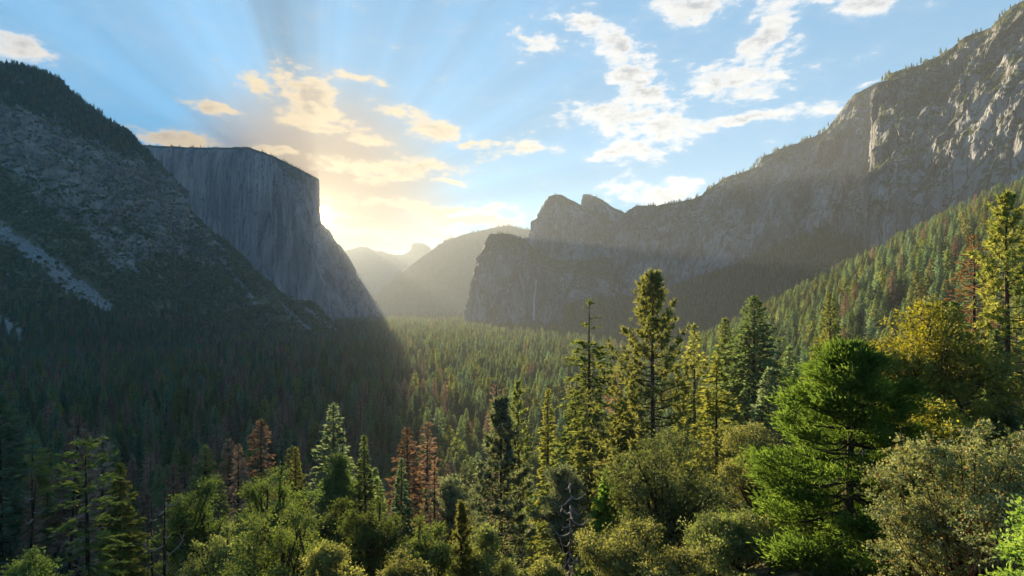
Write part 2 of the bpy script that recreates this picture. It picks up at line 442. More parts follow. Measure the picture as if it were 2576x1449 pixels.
def hill_masks(P):
    U, W = proj(P)
    rk = 1-sstep(seg_dist(U, W, [(-80, 300), (60, 350), (200, 430), (330, 480), (430, 520)]), 55, 120)
    rk = np.maximum(rk, .75*(1-sstep(seg_dist(U, W, [(120, 480), (260, 560), (300, 640), (420, 590), (520, 640)]), 22, 60)))
    rk = np.maximum(rk, .7*(1-sstep(seg_dist(U, W, [(400, 420), (440, 480), (470, 560), (560, 640)]), 12, 40)))
    sr = 1-sstep(seg_dist(U, W, [(-60, 540), (0, 585), (80, 635), (150, 690), (215, 735), (262, 772)]), 6, 34)
    sr = np.maximum(sr, 1-sstep(seg_dist(U, W, [(-60, 800), (0, 815), (45, 840)]), 4, 30))
    for ln in ([(130, 705), (185, 742)], [(640, 672), (720, 735), (800, 800), (880, 858)], [(700, 760), (790, 838)], [(560, 660), (640, 760)], [(330, 610), (345, 700)]):
        sr = np.maximum(sr, .85*(1-sstep(seg_dist(U, W, ln), 2.5, 9)))
    return rk, sr
def hill_disp(P, k):
    rk, sr = hill_masks(P)
    amp = np.clip(k/1.2, 0, 1)*np.where(k > 4.9, .5, 1)
    n = 40*(fbm(P, (260, 260, 260), 3, .5, True)-.4)*(1-.5*sr)
    n = n+(6+24*rk)*(fbm(P, (75, 75, 60), 4, .55, True)-.4)
    n = n+(1.5+9*rk)*fbm(P, (22, 22, 13), 3, .6)
    n = n-10*sr+rk*(9*cells(P, (70, 70, 45), 3)+4.5*cells(P, (26, 26, 15), 4))
    led = np.mod(P[:, 2]+30*gnoise(P/120), 46)/46
    n = n+rk*11*(sstep(led, 0, .25)-led)
    return np.stack([n*amp, np.zeros(len(P))], -1)
def hill_attr(P, k):
    rk, sr = hill_masks(P); return {'rock': rk, 'scree': sr}
mountain('hillside', 'steep rocky hillside with dark brush and grey scree chutes descending from the left', hill_ctrl(), 460, 300, M['hillside'], hill_disp, hill_attr)

# --- the great granite monolith that hides the sun
ELCAP = [
 [(250,860,4600),(300,700,4700),(330,600,4750),(330,480,4800),(320,400,4850),(300,360,4900),(300,364,6000)],
 [(430,845,4350),(440,700,4420),(440,600,4460),(430,480,4500),(420,405,4540),(410,369,4600),(400,372,5900)],
 [(600,840,4150),(590,700,4220),(580,600,4260),(560,480,4300),(545,410,4340),(520,372,4400),(500,376,5800)],
 [(720,835,3990),(705,700,4070),(685,600,4110),(660,480,4160),(645,420,4190),(630,370,4260),(600,376,5700)],
 [(830,832,3760),(806,700,3850),(772,600,3920),(737,490,4000),(713,430,4050),(690,394,4120),(660,400,5600)],
 [(885,832,3960),(860,720,4030),(818,620,4080),(786,520,4120),(768,460,4130),(752,424,4160),(720,428,5500)],
 [(985,832,4080),(932,752,4110),(873,650,4150),(808,556,4190),(806,500,4200),(804,449,4210),(770,455,5500)],
 [(1000,815,4600),(930,745,4620),(868,652,4640),(800,560,4660),(797,505,4670),(793,460,4680),(760,465,5500)],
 [(960,800,5600),(900,745,5600),(840,652,5600),(780,580,5600),(775,530,5600),(770,480,5600),(740,490,5700)]]
_ed = cliff_disp(30, 10, 3, 1.5, 1.3, 33.0, .5)
def elcap_disp(P, k): return _ed(P, k)
def elcap_attr(P, k):
    U, W = proj(P)
    top = sstep(k, 4.93, 5.03)*.8
    slab = .35*(1-sstep(seg_dist(U, W, [(640, 385), (760, 440), (800, 470)]), 20, 60))
    return {'veg': np.maximum(top, slab)-.1}
mountain('granite_monolith', 'huge sheer granite monolith with the sun breaking past its edge', ELCAP, 330, 210, M['granite_gold'], elcap_disp, elcap_attr, smooth_v=14)

# --- far ranges up the valley, with the half dome on the skyline
def range_ctrl(sky, Ybase, vbase, back=2500):
    out = []
    for (u, v, Y) in sky:
        st = [(u, vbase, Ybase)]
        for f in (.3, .6, .85):
            st.append((u+(6 if f < .8 else 2)*math.sin(u*.05), vbase+(v-vbase)*f*(.92+.08*f), Ybase+(Y-Ybase)*f))
        st += [(u, v, Y), (u, v+50, Y+back)]
        out.append(st)
    return out
def far_disp(P, k): return (60*(fbm(P, (700, 700, 900), 4, .55, True)-.4)*np.where(k > 3.6, .25, 1)*np.clip(k, 0, 1)).reshape(-1, 1)
mountain('hill', 'palest far range with a rounded half dome on its skyline',
  range_ctrl([(560,660,12500),(700,650,12500),(820,640,12500),(880,628,12500),(905,620,12500),(925,622,12500),(945,631,12500),(960,630,12500),(978,638,12500),(1000,641,12500),(1015,640,12600),(1027,633,12700),(1033,629,12700),
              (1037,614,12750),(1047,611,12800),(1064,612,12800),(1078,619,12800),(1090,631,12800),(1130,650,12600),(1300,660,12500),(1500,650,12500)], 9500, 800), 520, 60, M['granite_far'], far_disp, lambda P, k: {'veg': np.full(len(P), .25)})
mountain('hill', 'hazy wooded mountain filling the gap at the valley head',
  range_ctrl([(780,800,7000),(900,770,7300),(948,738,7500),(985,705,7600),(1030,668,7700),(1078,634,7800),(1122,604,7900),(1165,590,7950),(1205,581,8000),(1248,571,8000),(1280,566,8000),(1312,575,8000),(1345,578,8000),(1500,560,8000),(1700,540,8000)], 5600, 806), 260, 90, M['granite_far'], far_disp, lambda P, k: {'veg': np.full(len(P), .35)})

# --- cathedral-like rocks on the right of the gap
FB = [
 [(1215,840,4300),(1222,780,4300),(1238,720,4300),(1245,680,4300),(1255,650,4300),(1262,610,4300),(1275,600,4300),(1300,640,4600)],
 [(1185,838,3400),(1190,780,3400),(1206,705,3400),(1215,665,3400),(1232,645,3400),(1245,605,3400),(1262,592,3400),(1285,610,4000)],
 [(1168,838,3050),(1172,785,3060),(1187,706,3080),(1200,660,3090),(1220,641,3100),(1233,601,3120),(1255,588,3140),(1275,605,3700)],
 [(1225,842,2900),(1226,790,2920),(1232,710,2950),(1236,672,2970),(1246,645,2990),(1255,612,3010),(1284,591,3050),(1300,610,3600)],
 [(1290,845,2870),(1290,790,2890),(1292,720,2920),(1294,685,2940),(1298,660,2960),(1306,630,2980),(1318,604,3020),(1335,625,3600)],
 [(1350,845,2960),(1350,795,2975),(1350,735,3000),(1350,705,3015),(1350,680,3030),(1350,660,3045),(1352,638,3070),(1365,650,3600)],
 [(1410,848,2900),(1408,800,2920),(1405,740,2950),(1402,715,2970),(1400,695,2990),(1398,675,3010),(1394,655,3040),(1400,665,3500)],
 [(1480,850,2820),(1478,805,2860),(1474,750,2900),(1470,725,2930),(1465,700,2960),(1460,680,3000),(1450,655,3060),(1450,660,3500)],
 [(1560,850,2800),(1556,805,2850),(1550,750,2920),(1545,725,2960),(1540,700,3000),(1535,680,3050),(1530,650,3150),(1530,660,3500)]]
mountain('granite_butte', 'dark blunt granite butte standing at the foot of the twin peaks', FB, 220, 150, M['granite_grey'], cliff_disp(26, 12, 4, 2, 1.0, 7, .9, 6.0), lambda P, k: {'veg': -.05+.45*sstep(k, 3.2, 5.2)-.25*(proj(P)[1] > 740)})
TP = [
 [(1360,760,4300),(1352,680,4300),(1358,620,4300),(1368,580,4300),(1380,530,4300),(1395,505,4300),(1420,530,4700)],
 [(1300,750,3600),(1305,670,3600),(1318,603,3610),(1336,566,3620),(1354,552,3640),(1364,520,3660),(1400,540,4300)],
 [(1330,760,3480),(1335,680,3500),(1345,620,3520),(1354,580,3550),(1364,540,3570),(1382,494,3600),(1410,520,4200)],
 [(1400,770,3380),(1402,690,3410),(1404,630,3440),(1406,580,3470),(1408,530,3510),(1410,491,3560),(1430,515,4200)],
 [(1460,770,3340),(1460,690,3380),(1460,640,3420),(1460,600,3460),(1460,560,3500),(1462,518,3560),(1470,530,4200)],
 [(1530,770,3300),(1530,700,3350),(1528,655,3400),(1526,620,3450),(1524,590,3500),(1522,548,3580),(1525,560,4200)],
 [(1600,770,3300),(1600,700,3350),(1600,660,3400),(1600,630,3450),(1600,610,3500),(1600,585,3580),(1600,590,4200)]]
mountain('granite_peak', 'higher of the twin granite peaks with a rounded blocky summit', TP, 160, 150, M['granite_grey'], cliff_disp(22, 12, 4, 2, 1.0, 90, .9), lambda P, k: {'veg': -.05+.25*sstep(k, 4.2, 5)})
SP = [
 [(1458,640,4300),(1462,560,4300),(1465,505,4300),(1467,490,4310),(1470,500,4800)],
 [(1480,640,4150),(1480,560,4180),(1480,510,4200),(1481,488,4260),(1485,500,4800)],
 [(1512,640,4150),(1512,570,4180),(1512,530,4200),(1512,503,4270),(1512,512,4800)],
 [(1545,640,4150),(1545,580,4180),(1545,550,4200),(1546,524,4280),(1545,532,4800)],
 [(1600,650,4150),(1600,600,4180),(1600,570,4200),(1600,545,4280),(1600,550,4800)]]
mountain('granite_peak', 'slanting wedge shaped granite peak just behind the blocky summit', SP, 90, 70, M['granite_grey'], cliff_disp(16, 8, 3, 2, 1.0, 140, .8, 3.0), lambda P, k: {'veg': .2*sstep(k, 2.5, 3)})

# --- the long grey wall on the right
WALL_SKY = [(1500,610,3500),(1545,575,3450),(1582,530,3400),(1600,519,3380),(1650,519,3330),(1690,512,3290),(1735,500,3240),(1765,490,3200),(1790,468,3170),(1815,452,3150),(1870,436,3080),(1905,420,3030),(1920,398,3000),
            (1960,380,2950),(2010,360,2900),(2055,342,2850),(2085,327,2800),(2105,300,2770),(2140,256,2730),(2155,238,2710),(2200,214,2660),(2250,196,2600),(2330,180,2550),(2480,150,2500)]
WALL_BASE = [(1500,790),(1545,785),(1582,775),(1600,768),(1650,760),(1690,748),(1735,735),(1765,722),(1790,712),(1815,700),(1870,680),(1905,662),(1920,655),(1960,632),(2010,610),(2055,600),(2085,605),(2105,615),(2140,640),(2155,650),(2200,670),(2250,670),(2330,660),(2480,640)]
def wall_ctrl():
    out = []
    for (u, v, Y), (ub, vb) in zip(WALL_SKY, WALL_BASE):
        Yb = Y-430; vb += 40
        st = []
        for f, g in ((0, 0), (.25, .10), (.5, .26), (.72, .48), (.9, .78), (1, 1)):
            st.append((ub+(u-ub)*f, vb+(v-vb)*f, Yb+(Y-Yb)*g))
        st.append((u+6, v+45, Y+700))
        out.append(st)
    return out
_wd = cliff_disp(58, 20, 5, 2.0, 1.1, 211, .75)
def wall_disp(P, k):
    U, W = proj(P)
    gul = 1-sstep(seg_dist(U, W, [(2060, 420), (2020, 520), (1990, 600)]), 12, 40)
    return _wd(P, k)-28*gul.reshape(-1, 1)
def wall_attr(P, k):
    U, W = proj(P)
    pale = 1-sstep(seg_dist(U, W, [(2055, 440), (2030, 510), (2005, 570), (1985, 610)]), 10, 32)
    pale = np.maximum(pale, 1-sstep(seg_dist(U, W, [(1950, 460), (1985, 430), (2010, 415)]), 8, 18))
    return {'veg': .02+.25*sstep(k, 4.5, 4.95)-1.1*pale-.35*sstep(W, 560, 640)*(1-sstep(U, 1850, 1950))}
mountain('cliff', 'long grey granite cliff rising in steps under a tree fringed rim', wall_ctrl(), 430, 230, M['granite_grey'], wall_disp, wall_attr)

NW_SKY = [(2236,188,1990),(2262,178,1960),(2300,168,1920),(2342,145,1880),(2372,130,1850),(2402,112,1820),(2420,92,1800),(2470,76,1750),(2500,62,1720),(2520,45,1700),(2545,22,1680),(2600,-15,1640),(2750,-120,1560),(3000,-260,1450)]
NW_BASE = [(2196,660),(2230,655),(2275,640),(2320,630),(2355,622),(2390,612),(2420,600),(2460,580),(2490,565),(2515,552),(2545,540),(2600,520),(2750,480),(3000,420)]
def nw_ctrl():
    out = [[(2300,690,2600),(2290,600,2600),(2285,500,2600),(2290,400,2600),(2300,300,2600),(2310,215,2600),(2350,250,2900)],
           [(2215,680,2000),(2214,600,2010),(2216,500,2040),(2228,370,2080),(2240,270,2120),(2255,200,2160),(2300,230,2600)]]
    for (u, v, Y), (ub, vb) in zip(NW_SKY, NW_BASE):
        Yb = Y-520; vb += 60; st = []
        for f, g in ((0, 0), (.27, .10), (.5, .24), (.74, .46), (.9, .74), (1, 1)):
            uu = ub+(u-ub)*f
            if u == 2236: uu = (2195, 2196, 2199, 2212, 2226, 2236)[len(st)]
            st.append((uu, vb+(v-vb)*f, Yb+(Y-Yb)*g))
        st.append((u+8, v+55, Y+600))
        out.append(st)
    return out
_nd = cliff_disp(40, 16, 4, 1.6, 1.0, 402, .62)
def nw_disp(P, k): return _nd(P, k)
mountain('cliff', 'towering near granite wall with vertical cracks at the right edge', nw_ctrl(), 330, 260, M['granite_grey'], nw_disp, lambda P, k: {'veg': .05+.35*sstep(k, 4.5, 4.95)-.2*(proj(P)[1] > 480)})

# --- wooded talus below the long wall
TAL = []
for (ut, vt, Yt, ub, Yb) in [(1420,800,2700,1400,2350),(1500,772,2680,1450,2280),(1600,768,2700,1540,2150),(1680,752,2690,1610,2050),(1760,722,2650,1680,1950),(1840,692,2600,1760,1850),(1900,668,2540,1830,1770),(1960,634,2490,1900,1700),
                             (2010,612,2460,1960,1640),(2060,600,2400,2020,1600),(2110,606,2330,2080,1560),(2160,630,2250,2140,1530),(2210,640,2150,2200,1500),(2300,630,1960,2300,1450),(2450,580,1700,2450,1380)]:
    vb = HOR+(CAM_Z+12)/Yb*F; st = []
    for f, g in ((0, 0), (.3, .20), (.6, .48), (.85, .80), (1, 1.0)):
        st.append((ub+(ut-ub)*f, vb+(vt-10-vb)*g, Yb+(Yt-Yb)*f))
    st.append((ut, vt-16, Yt+120)); TAL.append(st)
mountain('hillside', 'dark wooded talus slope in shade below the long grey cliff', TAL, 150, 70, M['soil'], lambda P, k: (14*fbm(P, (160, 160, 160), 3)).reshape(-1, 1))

# --- the thin waterfall leaping from the hanging valley beside the butte
def build_waterfall():
    O, kk, at = GRIDS['dark blunt granite butte standing at the foot of the twin peaks']; P = O.reshape(-1, 3); Uw, Ww = proj(P)
    rows = np.linspace(703, 806, 30); rw = np.random.RandomState(4); V = []
    for i, v in enumerate(rows):
        t = i/29; u = 1348-7*t+1.2*math.sin(t*9); sel = (np.abs(Uw-u) < 14) & (np.abs(Ww-v) < 12)
        Y = P[sel, 1].min()-5-6*t if sel.any() else 2940
        w = 2.2+3.2*t+1.2*rw.rand(); x, y, z = px(u, v, Y)
        V += [(x-w, y+2, z), (x-w*.3, y-3-2*rw.rand(), z), (x+w*.4, y-2-2*rw.rand(), z), (x+w, y+2, z), (x, y+6, z)]
    Fc = []
    for i in range(29):
        for j in range(5): a, b = i*5+j, i*5+(j+1) % 5; Fc.append((a, b, b+5, a+5))
    m, T = new_mat('falling_water'); co = T.n('ShaderNodeTexCoord').outputs['Object']
    n = T.noise(T.v('MULTIPLY', co, (1, 1, .06)), .35, 4, .6).outputs['Fac']
    finish(T, T.mix(T.ss(n, .35, .65), c4(.22, .23, .25), c4(.55, .57, .60)), .6, None, .3)
    o = link('waterfall', make_mesh('waterfall', np.array(V), np.array(Fc), [m], smooth=True))
    tag(o, 'thin white waterfall dropping down the rock beside the dark butte', 'waterfall')
build_waterfall()

# ------------------------------------------------------------------ foliage and bark materials
def leaf_mat(name, dark, light, alt=None, transl=.48, nscale=.5, gloss=0.0, alt_amt=.5):
    m, T = new_mat(name)
    co = T.n('ShaderNodeTexCoord').outputs['Object']; oi = T.n('ShaderNodeObjectInfo')
    n = T.noise(co, nscale, 3, .6).outputs['Fac']
    c = T.mix(T.ss(n, .32, .68), c4(*dark), c4(*light))
    if alt:
        c = T.mix(T.m('MULTIPLY', T.ss(oi.outputs['Random'], .35, 1.0), alt_amt), c, c4(*alt))
    c = T.v('SCALE', c, scale=T.m('MULTIPLY_ADD', T.m('FRACT', T.m('MULTIPLY', oi.outputs['Random'], 7.13)), .7, .65))
    df = T.n('ShaderNodeBsdfDiffuse'); T.put(df.inputs[0], c)
    tr = T.n('ShaderNodeBsdfTranslucent'); T.put(tr.inputs[0], T.mix(1.0, c, c4(1.25, 1.12, .7), 'MULTIPLY'))
    mx = T.n('ShaderNodeMixShader'); mx.inputs[0].default_value = transl
    T.t.links.new(df.outputs[0], mx.inputs[1]); T.t.links.new(tr.outputs[0], mx.inputs[2]); last = mx.outputs[0]
    if gloss:
        gl = T.n('ShaderNodeBsdfGlossy'); gl.inputs['Roughness'].default_value = .5; gl.inputs[0].default_value = (.9, .9, .9, 1)
        m2 = T.n('ShaderNodeMixShader'); m2.inputs[0].default_value = gloss
        T.t.links.new(last, m2.inputs[1]); T.t.links.new(gl.outputs[0], m2.inputs[2]); last = m2.outputs[0]
    o = T.n('ShaderNodeOutputMaterial'); T.t.links.new(last, o.inputs[0])
    return m
def bark_mat(name, a, b, sc_=3.0):
    m, T = new_mat(name)
    co = T.n('ShaderNodeTexCoord').outputs['Object']
    n = T.noise(T.v('MULTIPLY', co, (1, 1, .18)), sc_, 4, .65).outputs['Fac']
    finish(T, T.mix(T.ss(n, .38, .62), c4(*a), c4(*b)), .95, bump(T, n, .12, .8), .1)
    return m
M['fir'] = leaf_mat('fir_needles', (0.072, 0.130, 0.070), (0.146, 0.221, 0.101), (0.195, 0.213, 0.107))
M['fir_blue'] = leaf_mat('blue_green_fir_needles', (0.069, 0.140, 0.107), (0.137, 0.230, 0.160), (0.171, 0.213, 0.132))
M['pine'] = leaf_mat('pine_needles', (0.090, 0.138, 0.043), (0.186, 0.235, 0.078), (0.216, 0.205, 0.078))
M['sunlit_fir'] = leaf_mat('sunlit_tone_fir_needles', (0.117, 0.157, 0.043), (0.225, 0.244, 0.070))  # sunlit copy of the needles: sunshine put into a yellower, brighter colour
M['dead'] = leaf_mat('dead_brown_needles', (0.160, 0.108, 0.085), (0.280, 0.195, 0.155), (0.250, 0.205, 0.180), .25)
M['rust'] = leaf_mat('dead_rust_needles', (0.210, 0.110, 0.062), (0.330, 0.190, 0.110), None, .3)
M['cedar'] = leaf_mat('cedar_sprays', (0.050, 0.105, 0.026), (0.150, 0.260, 0.055), None, .60, .8)
M['oak'] = leaf_mat('green_oak_leaves', (0.050, 0.100, 0.030), (0.150, 0.235, 0.060), None, .48, .8, .02)
M['oak_olive'] = leaf_mat('olive_oak_leaves', (0.050, 0.075, 0.020), (0.125, 0.185, 0.050), None, .44, .8, .02)
M['oak_gold'] = leaf_mat('golden_lit_oak_leaves', (0.120, 0.135, 0.018), (0.280, 0.290, 0.040), None, .5, .5, .02)  # yellow leaves, colour raised to carry the golden sunlight as well
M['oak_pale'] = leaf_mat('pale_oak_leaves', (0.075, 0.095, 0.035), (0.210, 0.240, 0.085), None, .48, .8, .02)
M['oak_dark'] = leaf_mat('dark_oak_leaves', (0.045, 0.068, 0.026), (0.168, 0.218, 0.080), None, .44, .8, .02)
M['oak_grey'] = leaf_mat('grey_green_leaves', (0.056, 0.081, 0.052), (0.185, 0.242, 0.156), None, .44, .8, .02)
M['manzanita'] = leaf_mat('manzanita_leaves', (0.055, 0.085, 0.038), (0.210, 0.245, 0.115), None, .36, 1.6, .02)
M['manzanita_rust'] = leaf_mat('rusty_leaf_tips', (0.253, 0.149, 0.069), (0.299, 0.218, 0.103), None, .36, 1.6)
M['bush'] = leaf_mat('bright_bush_leaves', (0.103, 0.190, 0.034), (0.172, 0.276, 0.063), None, .45, 3.0, .02)
M['scrub'] = leaf_mat('scrub_leaves', (0.083, 0.114, 0.054), (0.168, 0.192, 0.083), (0.246, 0.209, 0.111), .3, .6)
M['bark'] = bark_mat('brown_bark', (.030, .021, .016), (.085, .058, .042))
M['bark_grey'] = bark_mat('grey_bark', (.05, .045, .04), (.13, .115, .10))
M['bark_burnt'] = bark_mat('charred_bark', (.012, .010, .009), (.045, .036, .030))
M['bark_red'] = bark_mat('red_bark', (.06, .022, .014), (.14, .055, .035))
M['bone'] = bark_mat('bleached_dead_wood', (.13, .12, .11), (.24, .22, .205))

# ------------------------------------------------------------------ plant geometry
class Acc:
    def __init__(s): s.V = []; s.F = []; s.m = []; s.n = 0
    def add(s, V, Fc, mat=0):
        s.V.append(V); s.F.append(Fc+s.n); s.m.append(np.full(len(Fc), mat)); s.n += len(V)
    def mesh(s, name, mats, smooth=False):
        return make_mesh(name, np.concatenate(s.V), np.concatenate(s.F), mats, np.concatenate(s.m), smooth)
def unit(v): return v/np.maximum(np.linalg.norm(v, axis=-1, keepdims=True), 1e-9)
def tube(acc, pts, rad, n=6, mat=0):
    pts = np.asarray(pts, float); rad = np.asarray(rad, float); k = len(pts)
    t = unit(np.gradient(pts, axis=0)); a = np.where(np.abs(t[:, 2:3]) < .9, [[0, 0, 1.]], [[1., 0, 0]])
    e1 = unit(np.cross(t, a)); e2 = np.cross(t, e1); th = np.arange(n)/n*2*np.pi
    V = pts[:, None]+rad[:, None, None]*(e1[:, None]*np.cos(th)[None, :, None]+e2[:, None]*np.sin(th)[None, :, None])
    V = np.concatenate([V.reshape(-1, 3), pts[-1:]+t[-1:]*rad[-1]])
    i = (np.arange(k-1)[:, None]*n+np.arange(n)[None]).ravel(); j = (np.arange(k-1)[:, None]*n+(np.arange(n)[None]+1) % n).ravel()
    Fc = np.concatenate([np.stack([i, j, j+n], -1), np.stack([i, j+n, i+n], -1),
                         np.stack([(k-1)*n+np.arange(n), (k-1)*n+(np.arange(n)+1) % n, np.full(n, k*n)], -1)])
    acc.add(V, Fc, mat)
def spikes(acc, rs, root, d, ln, wd, mat=0):
    """needle sprays: one slim triangle each"""
    d = unit(d); s = unit(np.cross(d, rs.normal(size=d.shape)))*(wd*.5)[:, None]
    n = len(root); V = np.stack([root-s, root+s, root+d*ln[:, None]], 1).reshape(-1, 3)
    acc.add(V, np.arange(3*n).reshape(-1, 3), mat)
def kites(acc, rs, root, d, ln, wd, mat=0):
    """broader sprays and leaves: a pointed quad each, bent along the middle"""
    d = unit(d); r = rs.normal(size=d.shape); s = unit(np.cross(d, r))*(wd*.5)[:, None]; up = unit(np.cross(s, d))*(ln*.10)[:, None]
    n = len(root); mid = root+d*(ln*.55)[:, None]
    V = np.stack([root, mid-s+up, root+d*ln[:, None], mid+s+up], 1).reshape(-1, 3)
    i = np.arange(n)[:, None]*4
    acc.add(V, np.concatenate([i+[[0, 1, 2]], i+[[0, 2, 3]]]), mat)

def conifer(seed, h=34., R=4.2, base=.12, nb=260, cards=8, card=1.6, wide=.42, pw=.85, droop=.25, gap=0.0, lean=0.0, trunk_r=None, bare_top=0.0, leaf=kites, wood=True, rag=.35, top_up=.55):
    """fir/cedar habit: whorls of drooping fans. Returns (trunk acc, crown acc)"""
    rs = np.random.RandomState(seed); tr = Acc(); cr = Acc(); R0 = trunk_r or h*.013
    zs = np.linspace(0, 1, 9); bend = lean*h*zs**1.6
    wob = np.cumsum(rs.normal(0, .003*h, (9, 2)), axis=0)*.5
    tp = np.stack([bend+wob[:, 0], wob[:, 1], zs*h], -1); tp[0, :2] = 0
    tube(tr, np.concatenate([[tp[0]-[0, 0, 1.5]], tp]), np.concatenate([[R0*1.25], R0*(1-zs)**.8+.025]), 7)
    f = (np.arange(nb)+rs.rand(nb))/nb; f = f**1.05
    zf = base+(1-base-.005)*f
    if gap: keep = gnoise(np.stack([zf*9, 0*zf, 0*zf+seed], -1))+rs.rand(nb)*.6 > gap*.6-.1; zf = zf[keep]
    if bare_top: zf = zf[(zf < 1-bare_top) | (rs.rand(len(zf)) < .12)]
    n = len(zf); az = np.arange(n)*2.39996+rs.rand(n)*.9
    prof = ((1-zf)/(1-base))**pw*np.minimum(1, .55+(zf-base)*4)
    L = R*(prof*(1-rag+2*rag*rs.rand(n))+.035)
    if bare_top: L = np.maximum(L, R*.28*(rs.rand(n)*.8+.2))
    e = np.interp(zf, [base, .55, .85, 1], [-.22, .02, top_up*.5, top_up])+rs.normal(0, .10, n)
    d = np.stack([np.cos(az)*np.cos(e), np.sin(az)*np.cos(e), np.sin(e)], -1)
    root = np.stack([np.interp(zf, zs, tp[:, 0]), np.interp(zf, zs, tp[:, 1]), zf*h], -1)
    def bp(t, idx): return root[idx]+d[idx]*(L[idx]*t)[:, None]-np.array([0, 0, 1.])*(droop*L[idx]*t*t*(1-.6*zf[idx]))[:, None]
    cnt = np.maximum(2, (cards*(.35+.65*L/R)).astype(int)); idx = np.repeat(np.arange(n), cnt); t = (rs.rand(len(idx))*.9+.1)**.75
    p = bp(t, idx); side = np.stack([-np.sin(az[idx]), np.cos(az[idx]), 0*t], -1)*np.where(rs.rand(len(idx)) < .5, -1, 1)[:, None]
    cd = d[idx]*(.5+.5*rs.rand(len(idx)))[:, None]+side*(.3+.7*rs.rand(len(idx)))[:, None]+np.array([0, 0, 1.])*rs.normal(-.12, .25, len(idx))[:, None]
    ln = card*(1.15-.5*t)*(.6+.7*rs.rand(len(idx)))*np.minimum(1, .35+L[idx]/R*1.4)
    leaf(cr, rs, p, cd, ln, ln*wide, 0)
    if wood:
        ii = np.arange(n); spikes(cr, rs, root, bp(np.full(n, .8), ii)-root, L*.85, np.full(n, .05+.012*h*.2), 1)
    k = 10; spikes(cr, rs, np.tile(tp[-1]-[0, 0, h*.02], (k, 1)), np.array([0, 0, 1.])+rs.normal(0, .35, (k, 3)), np.full(k, card*.8), np.full(k, card*.25), 0)
    return tr, cr

def pine(seed, h=40., R=7., base=.2, nb=90, tufts=9, tuft=.75, up=.25, spk=13, pw=.75, gap=.0, trunk_r=None):
    """ponderosa habit: upswept boughs ending in round needle tufts"""
    rs = np.random.RandomState(seed); tr = Acc(); cr = Acc(); R0 = trunk_r or h*.012
    zs = np.linspace(0, 1, 10); wob = np.cumsum(rs.normal(0, .002*h, (10, 2)), axis=0)
    tp = np.stack([wob[:, 0], wob[:, 1], zs*h], -1); tp[0, :2] = 0
    tube(tr, np.concatenate([[tp[0]-[0, 0, 1.5]], tp]), np.concatenate([[R0*1.25], R0*(1-zs)**.75+.03]), 8)
    zf = base+(1-base-.01)*((np.arange(nb)+rs.rand(nb))/nb)**.9
    az = np.arange(nb)*2.39996+rs.rand(nb)*1.2
    L = R*(((1-zf)/(1-base))**pw*(.65+.55*rs.rand(nb))*np.minimum(1, .5+(zf-base)*3)+.05)
    e = np.interp(zf, [base, .5, .8, 1], [-.05, .2, .55, 1.1])+rs.normal(0, .1, nb)
    P = []; D = []
    for i in range(nb):
        t = np.linspace(0, 1, 5); r0 = np.array([np.interp(zf[i], zs, tp[:, 0]), np.interp(zf[i], zs, tp[:, 1]), zf[i]*h])
        dd = np.array([np.cos(az[i])*np.cos(e[i]), np.sin(az[i])*np.cos(e[i]), np.sin(e[i])])
        pts = r0+dd*L[i]*t[:, None]+np.array([0, 0, 1.])*(L[i]*(up*t**2.2-.12*np.sin(t*3.14)))[:, None]
        tube(cr, pts, np.interp(t, [0, 1], [.035+.011*L[i], .02]), 4, 1)
        m = max(3, int(tufts*(.35+.75*L[i]/R))); tt = np.sort(.28+.72*rs.rand(m)**.7); tt[-1] = 1
        q = np.stack([np.interp(tt, t, pts[:, c]) for c in range(3)], -1)
        sd = np.array([-np.sin(az[i]), np.cos(az[i]), 0])
        q = q+sd*(rs.normal(0, .20, m)*L[i]*(1.05-tt))[:, None]+np.array([0, 0, 1.])*(np.abs(rs.normal(0, .07, m))*L[i])[:, None]
        P.append(q); D.append(np.tile(unit(dd+[0, 0, .5]), (m, 1)))
    P = np.concatenate(P); D = np.concatenate(D); n = len(P); sz = tuft*(.65+.6*rs.rand(n))
    idx = np.repeat(np.arange(n), spk); dirs = unit(rs.normal(size=(len(idx), 3)))*.95+D[idx]*.55
    spikes(cr, rs, P[idx]+rs.normal(0, .12*tuft, (len(idx), 3)), dirs, sz[idx]*(.7+.5*rs.rand(len(idx))), sz[idx]*.26, 0)
    k = 26; spikes(cr, rs, tp[-1]-[0, 0, 1.]*rs.rand(k, 1)*h*.03, np.array([0, 0, .9])+rs.normal(0, .6, (k, 3)), np.full(k, tuft), np.full(k, tuft*.25), 0)
    return tr, cr

